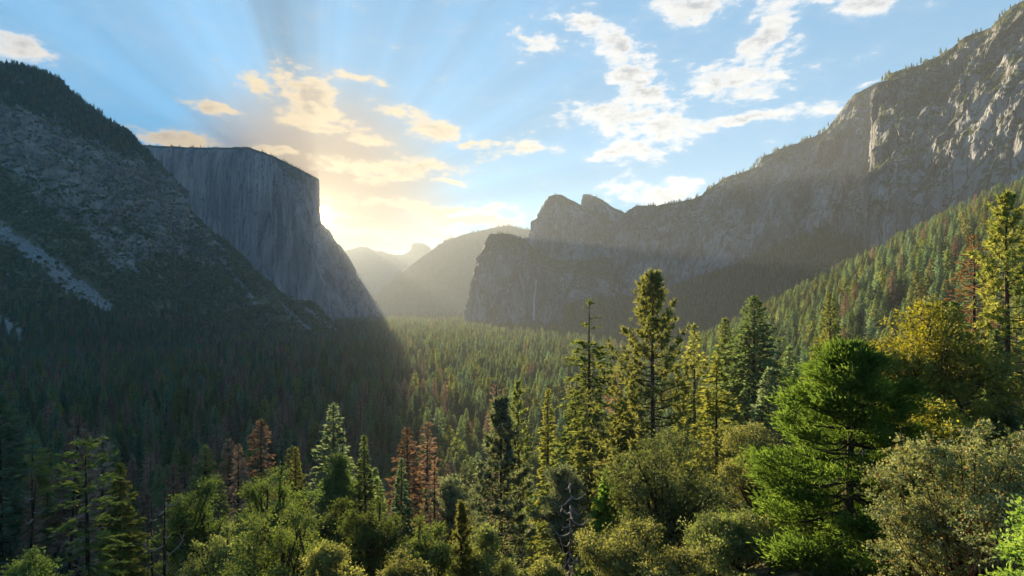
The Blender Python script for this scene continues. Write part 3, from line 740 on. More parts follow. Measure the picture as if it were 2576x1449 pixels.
def broadleaf(seed, h=12., w=11., trunk=.25, lobes=16, clumps=26, leaves=22, leaf=.28, clump_r=.85, stems=1, flat=.75, trunk_r=None, mats2=0.0, low=0.0, twigs=0, ls=1.0):
    """oak/shrub habit: limbs forking into lobes, leaf clumps on the lobes' outsides with gaps between"""
    rs = np.random.RandomState(seed); tr = Acc(); cr = Acc(); R0 = trunk_r or .028*h
    ch = h*(1-trunk); cz = h*trunk+ch*.5
    C = []
    while len(C) < lobes:
        p = rs.uniform(-1, 1, 3); r = np.linalg.norm(p)
        if .3 < r < 1 and p[2] > -.8+low*.3: C.append(p*(.75+.65*rs.rand()))
    C = np.array(C)*np.array([w*.37, w*.37, ch*.37])+[0, 0, cz]
    Rl = np.minimum(w, ch*1.3)*(.08+.16*rs.rand(lobes)**1.6)*ls; C[0] = [rs.normal(0, w*.05), rs.normal(0, w*.05), h-Rl[0]*.8]
    fork = np.array([0, 0, h*trunk])
    for s in range(stems):
        b = np.array([rs.normal(0, .12*w)*(stems > 1), rs.normal(0, .12*w)*(stems > 1), -1.0])
        tube(tr, [b, b*.6+fork*.4+[0, 0, .2], fork+rs.normal(0, .04*w, 3)], [R0*1.2, R0, R0*.8], 7)
    for i in range(lobes):
        a = fork+rs.normal(0, .02*w, 3); m = a+(C[i]-a)*.5+rs.normal(0, .06*w, 3)+[0, 0, .04*h]
        tube(tr, [a, m, C[i]], [R0*.5, R0*.28, R0*.12], 5)
        for _ in range(3):
            q = C[i]+unit(rs.normal(size=3))*Rl[i]*.85; tube(tr, [C[i]-(C[i]-m)*.2, (C[i]+q)/2+rs.normal(0, .1*Rl[i], 3), q], [R0*.13, R0*.08, R0*.04], 3)
    cn = np.maximum(6, (clumps*(Rl/Rl.mean())**1.7).astype(int)); li = np.repeat(np.arange(lobes), cn); nc = len(li)
    dv = unit(rs.normal(size=(nc, 3))+[0, 0, .25]); rad = Rl[li]*(.45+.62*rs.rand(nc))*(1+.45*gnoise(dv*1.9+li[:, None]*3.1)); shoot = rs.rand(nc) < .06; rad = rad*np.where(shoot, 1.35, 1)
    cc = C[li]+dv*rad[:, None]*[1, 1, flat]
    cs = clump_r*(.35+.9*rs.rand(nc))*np.where(shoot, .55, 1); idx = np.repeat(np.arange(nc), leaves)
    off = rs.normal(size=(len(idx), 3))*.45; pos = cc[idx]+off*cs[idx][:, None]*[1, 1, .7]
    dd = unit(off+rs.normal(size=off.shape)*.9+dv[idx]*.6); ln = leaf*(.45+.85*rs.rand(len(idx))**1.3)
    keep = pos[:, 2] > .05*h
    pos, dd, ln = pos[keep], dd[keep], ln[keep]
    if mats2:
        sel = rs.rand(len(pos)) < mats2
        kites(cr, rs, pos[sel], dd[sel], ln[sel], ln[sel]*.62, 1); pos, dd, ln = pos[~sel], dd[~sel], ln[~sel]
    kites(cr, rs, pos, dd, ln, ln*.62, 0)
    for _ in range(twigs):
        q = cc[rs.randint(nc)]; tube(cr, [q, q+unit(rs.normal(size=3)+[0, 0, .8])*clump_r*.9, q+unit(rs.normal(size=3)+[0, 0, 1.2])*clump_r*1.7], [.03, .02, .01], 3, 2)
    return tr, cr

def cedar_near(seed, h=14., w=9.5, nb=110, base=.08, leaf=.31):
    """the near cedar: soft upright tufts of spray on layered boughs, open in the middle"""
    rs = np.random.RandomState(seed); tr = Acc(); cr = Acc()
    zs = np.linspace(0, 1, 9); tp = np.stack([.5*np.sin(zs*3), .3*np.sin(zs*4), zs*h], -1)
    tube(tr, np.concatenate([[tp[0]-[0, 0, 1]], tp]), np.concatenate([[.36], .30*(1-zs)**.8+.03]), 8)
    zf = (np.arange(nb)+rs.rand(nb))/nb; zf = (np.floor(zf*15)+.5+.42*(rs.rand(nb)-.5))/15; zf = base+(1-base)*zf; az = np.arange(nb)*2.39996+rs.rand(nb)*1.5
    thin = (zf > .50) & (zf < .60); L = w*.5*(np.interp(zf, [0, .15, .35, .5, .58, .68, .8, .92, 1], [1., 1.0, .92, .80, .60, .60, .46, .24, .04]))*(.72+.4*rs.rand(nb))
    for i in range(nb):
        e = np.interp(zf[i], [0, .5, .85, 1], [-.18, .0, .35, .9])+rs.normal(0, .1)
        r0 = np.array([np.interp(zf[i], zs, tp[:, 0]), np.interp(zf[i], zs, tp[:, 1]), zf[i]*h])
        dd = np.array([np.cos(az[i])*np.cos(e), np.sin(az[i])*np.cos(e), np.sin(e)]); t = np.linspace(0, 1, 5)
        pts = r0+dd*L[i]*t[:, None]+np.array([0, 0, 1.])*(L[i]*(.16*t**2-.10*np.sin(t*3.14)))[:, None]+rs.normal(0, .03*L[i], (5, 3))*t[:, None]
        tube(cr, pts, np.interp(t, [0, 1], [.045+.008*L[i], .015]), 4, 1)
        if thin[i] and rs.rand() < .6: continue
        m = int(4+9*L[i]/(w*.5)); tt = .30+.70*rs.rand(m)**.7
        q = np.stack([np.interp(tt, t, pts[:, c]) for c in range(3)], -1); sd = np.array([-np.sin(az[i]), np.cos(az[i]), 0])
        q = q+sd*(rs.normal(0, .2, m)*L[i]*(1.1-tt*.6))[:, None]+np.array([0, 0, 1.])*(np.abs(rs.normal(0, .06, m))*L[i])[:, None]
        k = 66; idx = np.repeat(np.arange(m), k); off = rs.normal(0, .31, (len(idx), 3))*[1, 1, .5]
        d2 = unit(off*1.2+dd*.5+[0, 0, .55]+rs.normal(0, .35, off.shape)); ln = leaf*(.6+.8*rs.rand(len(idx)))
        kites(cr, rs, q[idx]+off, d2, ln, ln*.24, 0)
    return tr, cr

def bough(rs, L, e, az, sag=.25, curl=.35):
    t = np.linspace(0, 1, 6); d = np.array([np.cos(az)*np.cos(e), np.sin(az)*np.cos(e), np.sin(e)])
    return d*L*t[:, None]+np.array([0, 0, 1.])*(L*(curl*t**2.5-sag*np.sin(t*2.6)))[:, None]+rs.normal(0, .035*L, (6, 3))*t[:, None]

# ------------------------------------------------------------------ the trees that stand out, one by one
OCC = []      # (u, row of top, half width px, Y) of what stands near, to judge what the forest behind still shows
def spot(u, Y): 
    x = (u-1288)/F*Y; return x, float(gnd(np.array([x]), np.array([Y]))[0])
def plant(name, label, cat, u, vtop, Y, gen, mats, group=None, rot=0.0, wpx=0, parts=('trunk', 'crown')):
    x, z = spot(u, Y); top = CAM_Z+(HOR-vtop)/F*Y; h = top-z
    tr, cr = gen(h)
    e = link(name, None); e.location = (x, Y, z); e.rotation_euler = (0, 0, rot)
    tag(e, label, cat, group)
    t = link(parts[0], tr.mesh(name+'_'+parts[0], [mats[1]], True), e)
    if cr is not None: c = link(parts[1], cr.mesh(name+'_'+parts[1], [mats[0]]+list(mats[2:] or [mats[1]])+[mats[1]]), e)
    OCC.append((u, vtop, (wpx or 60)*.5, Y)); HEIGHTS.append((round(h, 1), name, u, Y))
    return e
HEIGHTS = []
def W(px_, Y): return px_/F*Y

def fir(name, label, u, vt, Y, w, seed, mat='fir', **kw):
    a = dict(nb=330, cards=32, card=1.6, wide=.36); a.update(kw); a['nb'] = int(a['nb']*1.15)
    return plant(name, label, 'tree', u, vt, Y, lambda h: conifer(seed, h, W(w*1.25, Y)/2, **a), [M[mat], M['bark']], wpx=w*.7)
def oak(label, u, vt, Y, w, seed, mat, cat='tree', name='oak_tree', bark='bark', **kw):
    a = dict(lobes=17, clumps=26, leaves=24, leaf=.30); a.update(kw); a['leaf'] *= .85; a['leaves'] = int(a['leaves']*1.4); a['lobes'] = int(a['lobes']*2.0); a['clumps'] = int(a['clumps']*.72); a['ls'] = .80
    return plant(name, label, cat, u, vt, Y, lambda h: broadleaf(seed, h, W(w, Y), **dict(a, trunk=max(a.get('trunk', .22), 1-1.25*W(w, Y)/h))), [M[mat], M[bark]], wpx=w)

def snag(label, u, vt, Y, seed, n=16, lean=0.0, r=.011, spread=3.0, bark='bark_burnt', name='dead_snag', wood='bone', lo=.25, hi=.95):
    """standing dead trunk; every bare bough is its own part"""
    x, z = spot(u, Y); h = CAM_Z+(HOR-vt)/F*Y-z; rs = np.random.RandomState(seed); tr = Acc()
    zs = np.linspace(0, 1, 9); tp = np.stack([lean*h*zs, .01*h*np.sin(zs*5), zs*h], -1)
    tube(tr, np.concatenate([[tp[0]-[0, 0, 1.5]], tp]), np.concatenate([[h*r*1.2], h*r*(1-zs*.82)]), 8)
    e = link(name, None); e.location = (x, Y, z); tag(e, label, 'dead tree')
    link('trunk', tr.mesh('snag_trunk', [M[bark]], True), e)
    for i in range(n):
        f = lo+(hi-lo)*(i+rs.rand())/n; az = i*2.4+rs.rand(); L = spread*(.35+.8*rs.rand())*(1.15-.6*f)
        pts = bough(rs, L, rs.normal(-.05, .25), az, .30, .45); b = Acc(); tube(b, pts, np.linspace(.09, .02, 6)*(.7+spread*.12), 4)
        if rs.rand() < .6:
            k = rs.randint(2, 5); q = pts[k]; tube(b, [q, q+(pts[k]-pts[k-1])*.8+rs.normal(0, .25, 3), q+(pts[k]-pts[k-1])*1.6+rs.normal(0, .3, 3)+[0, 0, .3]], [.04, .03, .015], 3)
        o = link('branch', b.mesh('snag_branch', [M[wood]], True), e)
        o.location = (float(np.interp(f, zs, tp[:, 0])), float(np.interp(f, zs, tp[:, 1])), f*h)
    OCC.append((u, vt, 8, Y)); HEIGHTS.append((round(h, 1), name, u, Y))
    return e

# right of the gap: the sunlit group
plant('pine_tree', 'tall open pine with upswept tufted boughs, tallest tree in the middle', 'tree', 1640, 695, 96, lambda h: pine(3, h, W(420, 96)/2, .08, 125, 17, .95, .28, 15, .80), [M['pine'], M['bark']], wpx=200)
plant('fir_tree', 'sparse fir with a bare broken spire top above drooping boughs', 'tree', 1487, 752, 118,
      lambda h: conifer(8, h, W(215, 118)/2, .12, 260, 30, 1.7, .36, .62, .42, .12, bare_top=.16, rag=.5), [M['pine'], M['bark']], wpx=90)
fir('fir_tree', 'full conical dark green fir, broadest of the sunlit conifers', 1893, 745, 130, 245, 21, 'fir', nb=460, cards=34, pw=.78, base=.05)
fir('fir_tree', 'pointed green fir close beside the broadest dark fir', 1822, 800, 140, 165, 22, 'pine', nb=330, base=.1)
fir('fir_tree', 'narrow sunlit golden conifer beside the tall open pine', 1748, 815, 118, 125, 23, 'sunlit_fir', nb=230, cards=18, rag=.5, gap=.2)
fir('fir_tree', 'thin ragged sunlit golden conifer with a bare lower trunk', 1802, 905, 100, 115, 24, 'sunlit_fir', nb=150, cards=18, base=.35, rag=.55, gap=.3)
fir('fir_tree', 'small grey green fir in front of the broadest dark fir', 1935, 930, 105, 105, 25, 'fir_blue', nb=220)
fir('fir_tree', 'layered sunlit fir standing clear on the wooded slope', 2086, 736, 175, 120, 26, 'sunlit_fir', nb=260, rag=.5)
fir('fir_tree', 'shorter sunlit fir in front of the layered fir', 2052, 872, 150, 120, 27, 'sunlit_fir', nb=240)
fir('fir_tree', 'pointed dark fir just left of the golden oak', 2398, 760, 80, 150, 28, 'fir', nb=300, card=1.1)
fir('fir_tree', 'small dark conifer between golden oak and right picture edge', 2502, 832, 62, 90, 29, 'fir', nb=240, card=.9)
plant('pine_tree', 'tall open pine cut by the right picture edge', 'tree', 2540, 498, 74, lambda h: pine(14, h, W(230, 74)/2, .18, 90, 11, .80, .1, 13, .55), [M['sunlit_fir'], M['bark']], wpx=150)
plant('dead_pine', 'dead rust orange pine with bare pale top on the right slope', 'dead tree', 2452, 588, 92,
      lambda h: conifer(31, h, W(150, 92)/2, .25, 210, 18, .95, .30, .55, .45, .25, rag=.6), [M['rust'], M['bark']], wpx=80)
snag('tall bare grey pole of a dead tree on the sunlit slope', 2174, 785, 120, 41, 7, 0, .006, 1.0, 'bark_grey')
snag('thin bare pole leaning near the layered sunlit fir', 2130, 868, 135, 42, 6, .01, .006, 1.0, 'bark_grey')
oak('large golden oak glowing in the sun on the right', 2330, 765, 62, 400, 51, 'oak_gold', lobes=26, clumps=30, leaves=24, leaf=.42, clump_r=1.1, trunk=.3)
oak('small golden oak tucked below the large golden oak', 2350, 1010, 40, 210, 52, 'oak_gold', leaf=.28, clump_r=.7)
plant('cedar_tree', 'bright green feathery cedar filling the right foreground', 'tree', 2125, 888, 34, lambda h: cedar_near(61, h, W(560, 34), 135), [M['cedar'], M['bark']], wpx=330)
plant('manzanita', 'large grey green manzanita shrub with rusty leaf tips at right', 'shrub', 2455, 1062, 15.5,
      lambda h: broadleaf(62, h, W(540, 15.5), .12, 95, 30, 24, .085, .15, 5, .85, .07, .05, twigs=40, ls=.62), [M['manzanita'], M['bark_red'], M['manzanita_rust']], wpx=420)
plant('bush', 'bright yellow green leafy bush in the bottom right corner', 'shrub', 2600, 1275, 8.0,
      lambda h: broadleaf(63, h, W(215, 8), .1, 16, 16, 16, .075, .16, 3, .9, .03), [M['bush'], M['bark']], wpx=130)
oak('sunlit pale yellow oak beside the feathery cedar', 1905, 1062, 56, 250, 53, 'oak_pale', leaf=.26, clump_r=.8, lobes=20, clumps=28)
oak('broad shadowy oak in front of the tall open pine', 1668, 1085, 50, 330, 54, 'oak_dark', leaf=.26, clump_r=.75, lobes=24, clumps=28)
oak('pale leaved oak rising from the bottom edge under the shadowy oak', 1620, 1318, 32, 330, 55, 'oak_pale', leaf=.17, clump_r=.5, lobes=22, clumps=28)
oak('dim green oak at the bottom edge left of the feathery cedar', 1850, 1290, 36, 230, 75, 'oak_dark', leaf=.18, clump_r=.5, lobes=18, clumps=26)
oak('soft grey green tree behind the bleached snag', 1420, 1172, 62, 170, 56, 'oak_grey', leaf=.26, clump_r=.8)
snag('bleached dead tree with curling bare limbs at bottom centre', 1432, 1195, 46, 43, 26, .01, .008, 2.6, 'bark_grey', lo=.2)
fir('pine_tree', 'bright green pine sapling left of the shadowy oak', 1530, 1180, 56, 100, 30, 'cedar', nb=200, card=.8)
plant('pine_tree', 'tall dark pine with a long bare trunk left of the bleached snag', 'tree', 1262, 1010, 72, lambda h: pine(15, h, W(190, 72)/2, .22, 85, 11, .85, .02, 13, .5), [M['oak_grey'], M['bark']], wpx=110)
plant('pine_tree', 'dark pine in front of the shadow line at the valley mouth', 'tree', 1310, 962, 125, lambda h: pine(16, h, W(110, 125)/2, .25, 70, 9, 1.0, .05, 11, .5), [M['pine'], M['bark']], wpx=60)
fir('fir_tree', 'slim sunlit golden fir right of the dark pine at the shadow line', 1376, 978, 140, 78, 32, 'sunlit_fir', nb=170, rag=.5)
plant('dead_pine', 'dead brown pine with thin crown left of the dark valley mouth pine', 'dead tree', 1252, 962, 150, lambda h: conifer(33, h, W(60, 150)/2, .3, 130, 12, 1.2, .3, .5, .4, .3, rag=.6), [M['dead'], M['bark']], wpx=30)
plant('dead_pine', 'orange brown dead pine behind the sparse broken topped fir', 'dead tree', 1550, 925, 150, lambda h: conifer(34, h, W(75, 150)/2, .3, 140, 12, 1.3, .3, .5, .4, .3, rag=.6), [M['rust'], M['bark']], wpx=30)
fir('fir_tree', 'broad green fir skirt behind the sparse broken topped fir', 1450, 985, 130, 150, 35, 'pine', nb=300)
fir('fir_tree', 'dense fir filling in left of the tall open pine', 1570, 1010, 105, 150, 36, 'sunlit_fir', nb=300)
plant('pine_tree', 'young tufted pine standing up at the bottom edge', 'tree', 1158, 1268, 46, lambda h: pine(17, h, W(110, 46)/2, .15, 60, 9, .42, .3, 16, .7), [M['pine'], M['bark']], wpx=70)
# lower left: oaks at the foot of the frame, dead and living conifers behind
oak('rounded bright green oak, leftmost of the foreground oaks', 500, 1215, 52, 230, 57, 'oak', leaf=.24, clump_r=.75, lobes=20)
oak('bright green oak behind the olive oaks at bottom left', 690, 1192, 60, 220, 58, 'oak', leaf=.26, clump_r=.8, lobes=20)
oak('shadowed green oak below the rounded leftmost oak', 560, 1330, 44, 200, 76, 'oak_dark', leaf=.22, clump_r=.65, lobes=18)
oak('large olive oak in the bottom left foreground', 715, 1272, 40, 300, 59, 'oak_olive', leaf=.20, clump_r=.6, lobes=24, clumps=28)
oak('low bright olive oak at bottom edge before the large olive oak', 820, 1368, 33, 150, 77, 'oak_pale', leaf=.16, clump_r=.45)
oak('tall rounded olive oak in the bottom centre', 945, 1258, 48, 190, 60, 'oak_olive', leaf=.22, clump_r=.65, lobes=20)
oak('dusky olive oak between the two larger olive oaks', 848, 1262, 56, 150, 64, 'oak_olive', leaf=.24, clump_r=.7)
oak('olive oak right of the tall rounded olive oak', 1062, 1305, 44, 190, 65, 'oak_olive', leaf=.21, clump_r=.6, lobes=20)
oak('small pale oak poking up from the bottom edge', 1000, 1392, 31, 170, 66, 'oak_pale', leaf=.16, clump_r=.45)
oak('pale oak sprig at the bottom edge near the bleached snag', 1378, 1402, 30, 90, 67, 'oak_pale', leaf=.15, clump_r=.42)
oak('dark oak filling in below the tall dark pine', 1215, 1330, 48, 190, 68, 'oak_dark', leaf=.22, clump_r=.65)
oak('round bluish oak beyond the olive oaks', 1130, 1200, 100, 130, 69, 'oak_grey', leaf=.40, clump_r=1.2)
oak('green oak behind the snag with curling limbs', 850, 1160, 92, 120, 70, 'oak', leaf=.36, clump_r=1.1)
oak('low bright bush in the bottom left corner', 55, 1385, 40, 190, 71, 'oak', 'shrub', 'bush', leaf=.2, clump_r=.55)
plant('dead_pine', 'reddish brown dead pine behind the foreground oaks', 'dead tree', 596, 1118, 95, lambda h: conifer(37, h, W(90, 95)/2, .12, 210, 18, 1.0, .32, .6, .4, .1, rag=.5), [M['dead'], M['bark']], wpx=50)
plant('dead_pine', 'tall thin brown dead pine, one of two near bottom centre', 'dead tree', 1072, 1062, 128, lambda h: conifer(38, h, W(78, 128)/2, .2, 170, 14, 1.2, .32, .4, .4, .3, rag=.6), [M['dead'], M['bark']], wpx=40)
plant('dead_pine', 'shorter brown dead pine before the bluish oak', 'dead tree', 1093, 1158, 96, lambda h: conifer(39, h, W(48, 96)/2, .1, 150, 14, .9, .32, .6, .4, .1, rag=.5), [M['dead'], M['bark']], wpx=26)
snag('grey snag with curling bare limbs among green firs', 858, 1062, 100, 44, 30, .012, .008, 3.4, 'bark', lo=.42, hi=.98)
fir('fir_tree', 'dark pointed fir right of the curling limbed snag', 920, 1095, 95, 85, 45, 'fir', nb=240, card=1.1)
fir('fir_tree', 'olive green fir left of the curling limbed snag', 742, 1125, 100, 80, 46, 'pine', nb=230, card=1.1)
fir('fir_tree', 'light green young fir beyond the tall rounded olive oak', 1012, 1155, 100, 80, 47, 'fir_blue', nb=230, card=1.1)
snag('thin bare black pole beyond the tall rounded olive oak', 986, 1182, 90, 48, 5, .01, .006, .8, 'bark_burnt')
snag('leaning charred trunk with pale bare twigs at far left', 150, 1042, 70, 49, 30, .09, .009, 3.0, lo=.3)
snag('charred bare trunk at the left picture edge', 45, 1195, 50, 50, 10, .10, .012, 2.2)
snag('dark charred trunk in front of the leftmost rounded oak', 404, 1232, 44, 72, 14, .03, .013, 2.4)
snag('second thinner charred trunk beside the leftmost rounded oak', 380, 1262, 56, 73, 8, .01, .011, 1.6)
plant('cedar_tree', 'sparse yellow green cedar with a dark bare trunk at lower left', 'tree', 222, 1108, 62, lambda h: conifer(74, h, W(190, 62)/2, .12, 120, 26, 1.0, .3, .35, .30, .35, rag=.6, lean=-.02), [M['oak'], M['bark_burnt']], wpx=90)
fir('fir_tree', 'olive fir behind the sparse yellow green cedar', 300, 1168, 72, 130, 78, 'pine', nb=230, card=1.1, rag=.55)
plant('dead_pine', 'small grey brown dead pine behind the leaning charred trunk', 'dead tree', 80, 1188, 84, lambda h: conifer(79, h, W(60, 84)/2, .1, 160, 14, .9, .3, .6, .4, .1, rag=.5), [M['dead'], M['bark']], wpx=40)

# ------------------------------------------------------------------ the forest
def proto(kind, tc, mats, h):
    """one whole tree as a single mesh, sharing the habit generators"""
    tr, cr = tc; a = Acc()
    off = cr.n
    V = np.concatenate(cr.V+tr.V); Fc = np.concatenate(cr.F+[f+off for f in tr.F])
    mi = np.concatenate([np.concatenate(cr.m), np.ones(sum(len(f) for f in tr.F), int)])
    return make_mesh(kind, V, Fc, mats, np.minimum(mi, 1))
PROTO = []     # (kind, mesh, natural height)
def addp(kind, h, tc, leaf, bark='bark'): PROTO.append((kind, proto(kind, tc, [M[leaf], M[bark]], h), h))
addp('conifer', 34, conifer(101, 34, 6.0, .08, 250, 20, 1.70, .42, .80, rag=.28), 'fir')
addp('conifer', 34, conifer(102, 34, 5.0, .12, 230, 20, 1.56, .42, .75, rag=.4), 'fir_blue')
addp('conifer', 34, conifer(103, 34, 5.4, .2, 180, 22, 1.63, .42, .6, rag=.5, gap=.2), 'pine')
addp('conifer', 34, conifer(104, 34, 6.8, .05, 270, 20, 1.77, .44, .9, rag=.25), 'fir')
addp('conifer', 34, conifer(105, 34, 4.4, .22, 180, 20, 1.43, .42, .55, rag=.45), 'fir_blue')
addp('dead_conifer', 34, conifer(106, 34, 5.2, .1, 210, 20, 1.43, .38, .75, rag=.4), 'dead')
addp('dead_conifer', 34, conifer(107, 34, 4.6, .15, 170, 20, 1.29, .36, .65, rag=.5, gap=.2), 'dead')
addp('broadleaf_tree', 14, broadleaf(108, 14, 13, .15, 14, 14, 9, .75, 1.2), 'oak_dark')
SCRUB = []
for s_, mt in ((201, 'scrub'), (202, 'scrub'), (203, 'oak_dark')):
    SCRUB.append(('bush', proto('bush', broadleaf(s_, 4, 5.5, .05, 8, 9, 8, .62, .7, 2, .9), [M[mt], M['bark']], 4), 4))

rs = np.random.RandomState(77)
def jitter_field(x0, x1, y0, y1, s):
    xs = np.arange(x0, x1, s); ys = np.arange(y0, y1, s); X, Yv = np.meshgrid(xs, ys)
    X = X.ravel()+rs.uniform(-.48, .48, X.size)*s; Yv = Yv.ravel()+rs.uniform(-.48, .48, Yv.size)*s
    return X, Yv
def surf_points(label, n, wfun):
    """random points on a mountain grid with a weight per vertex"""
    O, kk, at = GRIDS[label]; nu, nv = O.shape[:2]
    A = O[:-1, :-1]; e1 = O[1:, :-1]-A; e2 = O[:-1, 1:]-A
    area = np.linalg.norm(np.cross(e1, e2), axis=2)
    P = A.reshape(-1, 3); K = np.tile(kk[:-1], nu-1)
    nrm = np.cross(e1, e2); nz = np.abs(nrm[..., 2])/np.maximum(area, 1e-6)
    w = area.ravel()*wfun(P, K, nz.ravel()); c = np.cumsum(w)
    idx = np.searchsorted(c, rs.rand(n)*c[-1]); idx = np.clip(idx, 0, len(P)-1)
    a, b = rs.rand(n), rs.rand(n)
    return P[idx]+e1.reshape(-1, 3)[idx]*a[:, None]+e2.reshape(-1, 3)[idx]*b[:, None]
TP_, TH, TI = [], [], []       # position, height, prototype index
def put_trees(P, hmean, hsd, dead, oakp=0.0):
    n = len(P); clump = gnoise(np.stack([P[:, 0]/90, P[:, 1]/140, 0*P[:, 0]], -1)); h = np.clip(rs.normal(hmean, hsd, n), hmean*.4, hmean*1.6)
    pd = np.clip(dead*(1+1.8*clump), 0, .75)
    r = rs.rand(n); idx = rs.choice([0, 1, 2, 3, 4], n); idx = np.where(r < pd, rs.choice([5, 6], n), idx)
    ok = (rs.rand(n) < oakp*np.clip(1+2*gnoise(np.stack([P[:, 0]/60+9, P[:, 1]/60, 0*h], -1)), 0, 3)); idx = np.where(ok, 7, idx); h = np.where(ok, rs.uniform(9, 16, n), h)
    TP_.append(P); TH.append(h); TI.append(idx)
# valley floor, near slope and sunny spur
for (y0, y1, s) in ((112, 420, 9.5), (420, 1000, 10.5), (1000, 2000, 13), (2000, 3200, 17), (3200, 5600, 23)):
    X, Yv = jitter_field(-1.02*y1, 1.02*y1, y0, y1, s)
    u = 1288+X/Yv*F; keep = (u > -90) & (u < 2660); X, Yv, u = X[keep], Yv[keep], u[keep]
    Z = gnd(X, Yv); dens = gnoise(np.stack([X/70, Yv/70, 0*X+2], -1))+.6*gnoise(np.stack([X/210, Yv/260, 0*X+6], -1))
    keep = (rs.rand(len(X)) < .90+.75*dens)
    if y0 < 400: keep &= ~((u > 1330) & (Yv < 175)) & ~((Yv < 150) & (u > 1150)) & ~((u > 1240) & (u < 1300) & (Yv < 170))
    X, Yv, Z, u = X[keep], Yv[keep], Z[keep], u[keep]
    left = sstep(u, 1250, 1000)
    P = np.stack([X, Yv, Z-.5], -1)
    for sel, dd in ((X/Yv*F+.28*(Yv-900)*.35 < -180, .30), (X/Yv*F+.28*(Yv-900)*.35 >= -180, .045)):
        put_trees(P[sel], 31, 12, dd, .17)
HILLL = 'steep rocky hillside with dark brush and grey scree chutes descending from the left'
def hw_low(P, K, nz):
    rk, sr = hill_masks(P); U, Wv = proj(P); return sstep(K, 1.5, .5)*(1-sr)*(1-.8*rk)*(U > -60)
put_trees(surf_points(HILLL, 2600, hw_low), 22, 6, .22, .1)
def hw_top(P, K, nz):
    rk, sr = hill_masks(P); U, Wv = proj(P)
    line = np.interp(U, [-80, 0, 100, 200, 300, 380], [250, 270, 300, 350, 385, 400]); return (1-sstep(Wv, line-25, line+8))*(U > -80)*(U < 378)
put_trees(surf_points(HILLL, 3600, hw_top), 19, 5, .10)
def hw_mid(P, K, nz):
    rk, sr = hill_masks(P); U, Wv = proj(P); return (K > 1)*(K < 4.6)*(1-sr)*(1-rk)*(U > -60)
put_trees(surf_points(HILLL, 500, hw_mid), 13, 4, .25)
TALL = 'dark wooded talus slope in shade below the long grey cliff'
put_trees(surf_points(TALL, 6000, lambda P, K, nz: (K < 4.9)*1.0), 27, 7, .03)
CL1 = 'long grey granite cliff rising in steps under a tree fringed rim'; CL2 = 'towering near granite wall with vertical cracks at the right edge'
put_trees(surf_points(CL1, 900, lambda P, K, nz: (nz > .45)*(K > 1)*(K < 4.95)*1.0), 13, 4, .03)
put_trees(surf_points(CL2, 700, lambda P, K, nz: (nz > .45)*(K > .5)*(K < 4.95)*1.0), 11, 4, .02)
put_trees(surf_points('dark blunt granite butte standing at the foot of the twin peaks', 260, lambda P, K, nz: (nz > .4)*(K > 2)*1.0), 14, 4, .02)
# fringe along the rims against the sky
def rim(label, row, n, h, clump, u0=-100, u1=2700, back=60):
    O, kk, at = GRIDS[label]; r = int(np.argmin(np.abs(kk-row))); L = O[:, r]; U, _ = proj(L)
    t = rs.rand(n*3)*(len(L)-1.01); i = t.astype(int); f = (t-i)[:, None]; p = L[i]*(1-f)+L[i+1]*f
    u = U[i]; keep = (u > u0) & (u < u1) & (gnoise(np.stack([u/clump, 0*u, 0*u+row], -1)) > -.05); p = p[keep][:n]
    d = rs.rand(len(p)); p = p+np.array([0, 1., 0])*(d*back)[:, None]; 
    p[:, 2] -= 1.0+d*back*.05
    put_trees(p, h, h*.3, .04)
rim(CL1, 5, 170, 17, 22, 1590, 2100); rim(CL2, 5, 110, 16, 30, 2230, 2640, 40)
rim('huge sheer granite monolith with the sun breaking past its edge', 5, 230, 22, 25, 330, 780, 120)
rim(HILLL, 5, 60, 10, 20, 372, 700, 20)
rim('higher of the twin granite peaks with a rounded blocky summit', 5, 40, 18, 20, 1380, 1560)
rim('slanting wedge shaped granite peak just behind the blocky summit', 3, 24, 18, 15, 1485, 1590)
rim('dark blunt granite butte standing at the foot of the twin peaks', 6, 30, 15, 15, 1240, 1400)
rim('hazy wooded mountain filling the gap at the valley head', 4, 260, 28, 60, 1090, 1340, 40)
P = np.concatenate(TP_); H = np.concatenate(TH); I = np.concatenate(TI)
ROT = rs.rand(len(P))*6.283

# the trees that show largest stand as objects of their own
U, VB = proj(P); VT = HOR-(P[:, 2]+H-CAM_Z)/np.maximum(P[:, 1], 1)*F; PXH = H/P[:, 1]*F; PXW = PXH*.17
order = np.argsort(P[:, 1]); cov = np.full(660, 1600.0); single = {}
near = sorted(OCC, key=lambda o: o[3]); ni = 0
vis = np.zeros(len(P))
for i in order[:9000]:
    while ni < len(near) and near[ni][3] < P[i, 1]:
        u0, v0, hw, _ = near[ni]; a, b = int((u0-hw)/4), int((u0+hw)/4)+1
        if b > 0: cov[max(a, 0):b] = np.minimum(cov[max(a, 0):b], v0+25)
        ni += 1
    a, b = int((U[i]-PXW[i]*.6)/4), int((U[i]+PXW[i]*.6)/4)+1
    if b <= 0 or a >= 644: continue
    a = max(a, 0); lim = np.median(cov[a:b]); vis[i] = max(0, min(lim, 1449)-VT[i])
    cov[a:b] = np.minimum(cov[a:b], VT[i]+PXH[i]*.18)
score = vis*np.minimum(1, PXH/40)
picked = []
for kinds, nmax in (((0, 1, 2, 3, 4), 290), ((5, 6), 140), ((7,), 60)):
    c = np.where(np.isin(I, kinds) & (vis > 14) & (U > 5) & (U < 2570))[0]; picked += list(c[np.argsort(-score[c])][:nmax])
LOOK = {0: 'dense dark green conifer', 1: 'ragged blue green conifer', 2: 'open olive green conifer', 3: 'broad skirted green conifer', 4: 'slim blue green conifer',
        5: 'brown dead conifer', 6: 'thin ragged brown dead conifer', 7: 'rounded broadleaf tree'}
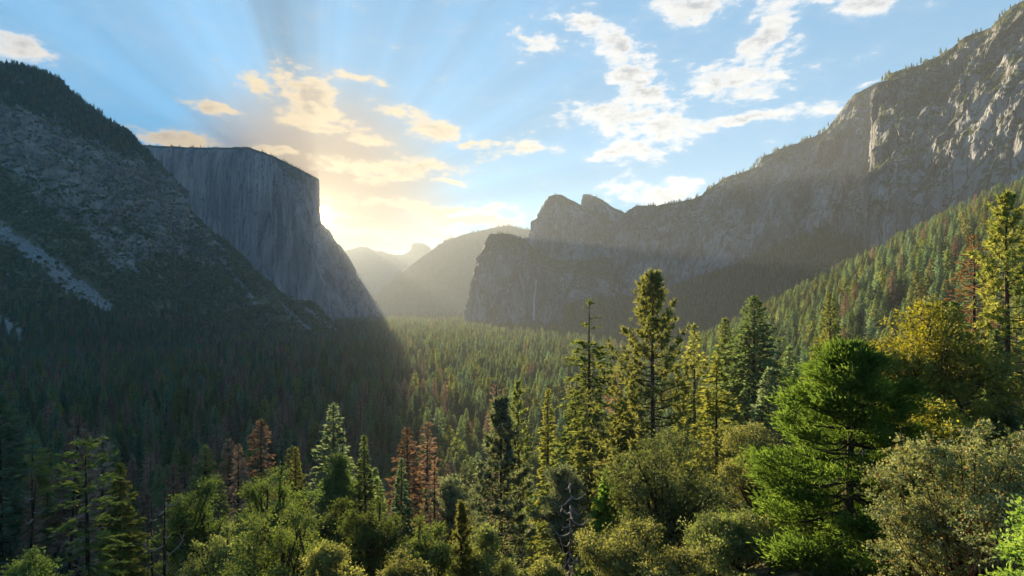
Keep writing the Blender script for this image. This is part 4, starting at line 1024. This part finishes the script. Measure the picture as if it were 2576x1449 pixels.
def area_of(i):
    """where a tree stands, told by things one can find in the picture"""
    u, v, y = U[i], VT[i], P[i, 1]
    if u > 1850:
        if u > 2380: return 'on the sunlit slope above the golden oak'
        if u > 2150: return 'on the sunlit slope behind the feathery cedar'
        return 'on the sunlit slope beside the broadest dark fir'
    if u > 1430: return 'behind the tall open pine in the middle'
    if u > 1180: return 'where the shaded forest meets the sunlit valley'
    col_ = ('at the left edge' if u < 200 else 'below the grey scree chute' if u < 480 else 'below the bare cliff band' if u < 760 else 'below the foot of the monolith')
    if y < 260: return 'just beyond the foreground oaks ' + ('at far left' if u < 350 else 'at lower left' if u < 750 else 'near bottom centre')
    return 'in the shaded forest '+col_
def label_of(i):
    size = 'tall ' if H[i] > 40 else 'short ' if H[i] < 25 else ''
    dist = ''
    return size+LOOK[int(I[i])]+' '+area_of(i)
source = {}
for i in picked:
    kind, me, nh = PROTO[I[i]]
    o = link(kind, me); s_ = float(H[i]/nh); o.location = P[i]; o.scale = (s_, s_, s_); o.rotation_euler = (0, 0, float(ROT[i]))
    lab = label_of(i); tag(o, lab, 'dead tree' if kind == 'dead_conifer' else 'tree', lab.replace('conifer', 'conifers').replace('tree', 'trees'))
    source.setdefault(int(I[i]), o)
rest = np.ones(len(P), bool); rest[picked] = False
for k, (kind, me, nh) in enumerate(PROTO):
    if k not in source: print('no visible source for', k)

def scatter(name, label, P, scale, rot, idx, sources):
    """one mass of plants nobody could count: points carrying instances of plants that already stand in the scene"""
    me = bpy.data.meshes.new(name); me.vertices.add(len(P)); me.vertices.foreach_set('co', np.asarray(P, np.float32).ravel())
    for an, ty, arr in (('scl', 'FLOAT', scale), ('rot', 'FLOAT', rot), ('idx', 'INT', idx)):
        a = me.attributes.new(an, ty, 'POINT'); a.data.foreach_set('value', np.asarray(arr, np.float32 if ty == 'FLOAT' else np.int32))
    o = link(name, me); tag(o, label, kind='stuff')
    ng = bpy.data.node_groups.new(name, 'GeometryNodeTree')
    ng.interface.new_socket('Geometry', in_out='INPUT', socket_type='NodeSocketGeometry'); ng.interface.new_socket('Geometry', in_out='OUTPUT', socket_type='NodeSocketGeometry')
    nn = ng.nodes; gi = nn.new('NodeGroupInput'); go = nn.new('NodeGroupOutput')
    gti = nn.new('GeometryNodeGeometryToInstance')
    for ob in reversed(sources):
        oi = nn.new('GeometryNodeObjectInfo'); oi.inputs['Object'].default_value = ob; oi.transform_space = 'ORIGINAL'; ng.links.new(oi.outputs['Geometry'], gti.inputs[0])
    iop = nn.new('GeometryNodeInstanceOnPoints'); iop.inputs['Pick Instance'].default_value = True
    def at(n, ty):
        a = nn.new('GeometryNodeInputNamedAttribute'); a.data_type = ty; a.inputs['Name'].default_value = n; return a.outputs['Attribute']
    cx = nn.new('ShaderNodeCombineXYZ'); ng.links.new(at('rot', 'FLOAT'), cx.inputs[2])
    ng.links.new(gi.outputs[0], iop.inputs['Points']); ng.links.new(gti.outputs[0], iop.inputs['Instance'])
    ng.links.new(at('idx', 'INT'), iop.inputs['Instance Index']); ng.links.new(cx.outputs[0], iop.inputs['Rotation']); ng.links.new(at('scl', 'FLOAT'), iop.inputs['Scale'])
    ng.links.new(iop.outputs[0], go.inputs[0])
    md = o.modifiers.new('scatter', 'NODES'); md.node_group = ng
    return o
src = [source[k] for k in sorted(source)]; remap = {k: j for j, k in enumerate(sorted(source))}
nat = np.array([p[2] for p in PROTO])
Ir = np.array([remap.get(int(k), 0) for k in I[rest]])
scatter('forest', 'conifer forest covering the valley floor, slopes and rims', P[rest], H[rest]/nat[I[rest]], ROT[rest], Ir, src)
print('TREES', len(P), 'picked', len(picked))

# brush: dense low scrub on the hillside, undergrowth below the viewpoint
def hw_scrub(P, K, nz):
    rk, sr = hill_masks(P); U, Wv = proj(P); n = fbm(P, (60, 60, 60), 3)
    return (K < 4.9)*(1-.95*sr)*(1-.80*rk)*(U > -60)*np.clip(.75+1.6*n, .04, 1.6)*sstep(P[:, 2], -10, 20)
BP = [surf_points(HILLL, 24000, hw_scrub)]; BS = [rs.uniform(.8, 2.3, 24000)]
X, Yv = jitter_field(-130, 130, 6, 118, 3.4); u = 1288+X/Yv*F; k_ = (u > -250) & (u < 2800); X, Yv = X[k_], Yv[k_]
hx = np.array([[spot(o[0], o[3])[0], o[3]] for o in OCC])
Zt = gnd(X, Yv); sB = rs.uniform(.35, .95, len(X))*np.clip(Yv/45, .25, 1)
k_ = ~((Yv < 14) & (np.abs(X) < 9)) & (Yv > 10); BP.append(np.stack([X, Yv, Zt-.3], -1)[k_]); BS.append(sB[k_])
BP = np.concatenate(BP); BS = np.concatenate(BS)
bsrc = []
for j, (kind, me, nh) in enumerate(SCRUB):     # three bushes picked out as objects, the sources of the mass
    x, y = ((-21, 62), (5, 66), (36, 74))[j]; o = link('bush', me); o.location = (x, y, float(gnd(np.array([x]), np.array([y]))[0])); bsrc.append(o)
    tag(o, ('low dark bush under the foreground oaks on the left', 'low dark bush under the olive oaks at bottom centre', 'low green bush below the tall open pine')[j], 'shrub')
scatter('undergrowth', 'dense dark scrub on the rocky hillside and under the foreground trees', BP, BS, rs.rand(len(BP))*6.28, rs.choice([0, 1, 2], len(BP)), bsrc)

# ------------------------------------------------------------------ haze: one even body of morning air round the whole place
def build_haze():
    x0, x1, y0, y1, z0, z1 = -20500, 20500, -400, 17600, -190, 1600
    V = [(x, y, z) for x in (x0, x1) for y in (y0, y1) for z in (z0, z1)]
    Fc = [(0, 1, 3, 2), (4, 6, 7, 5), (0, 4, 5, 1), (2, 3, 7, 6), (0, 2, 6, 4), (1, 5, 7, 3)]
    m = bpy.data.materials.new('morning_haze'); m.use_nodes = True; T = NT(m.node_tree)
    p = T.n('ShaderNodeVolumePrincipled')
    p.inputs['Color'].default_value = (.78, .87, 1.0, 1); p.inputs['Density'].default_value = HAZE_DENSITY; p.inputs['Anisotropy'].default_value = HAZE_G
    o = T.n('ShaderNodeOutputMaterial'); T.t.links.new(p.outputs[0], o.inputs['Volume'])
    m.cycles.homogeneous_volume = True
    ob = link('haze', make_mesh('haze', np.array(V), np.array(Fc), [m]))
    tag(ob, 'pale morning haze filling the whole valley air', kind='stuff')
build_haze()
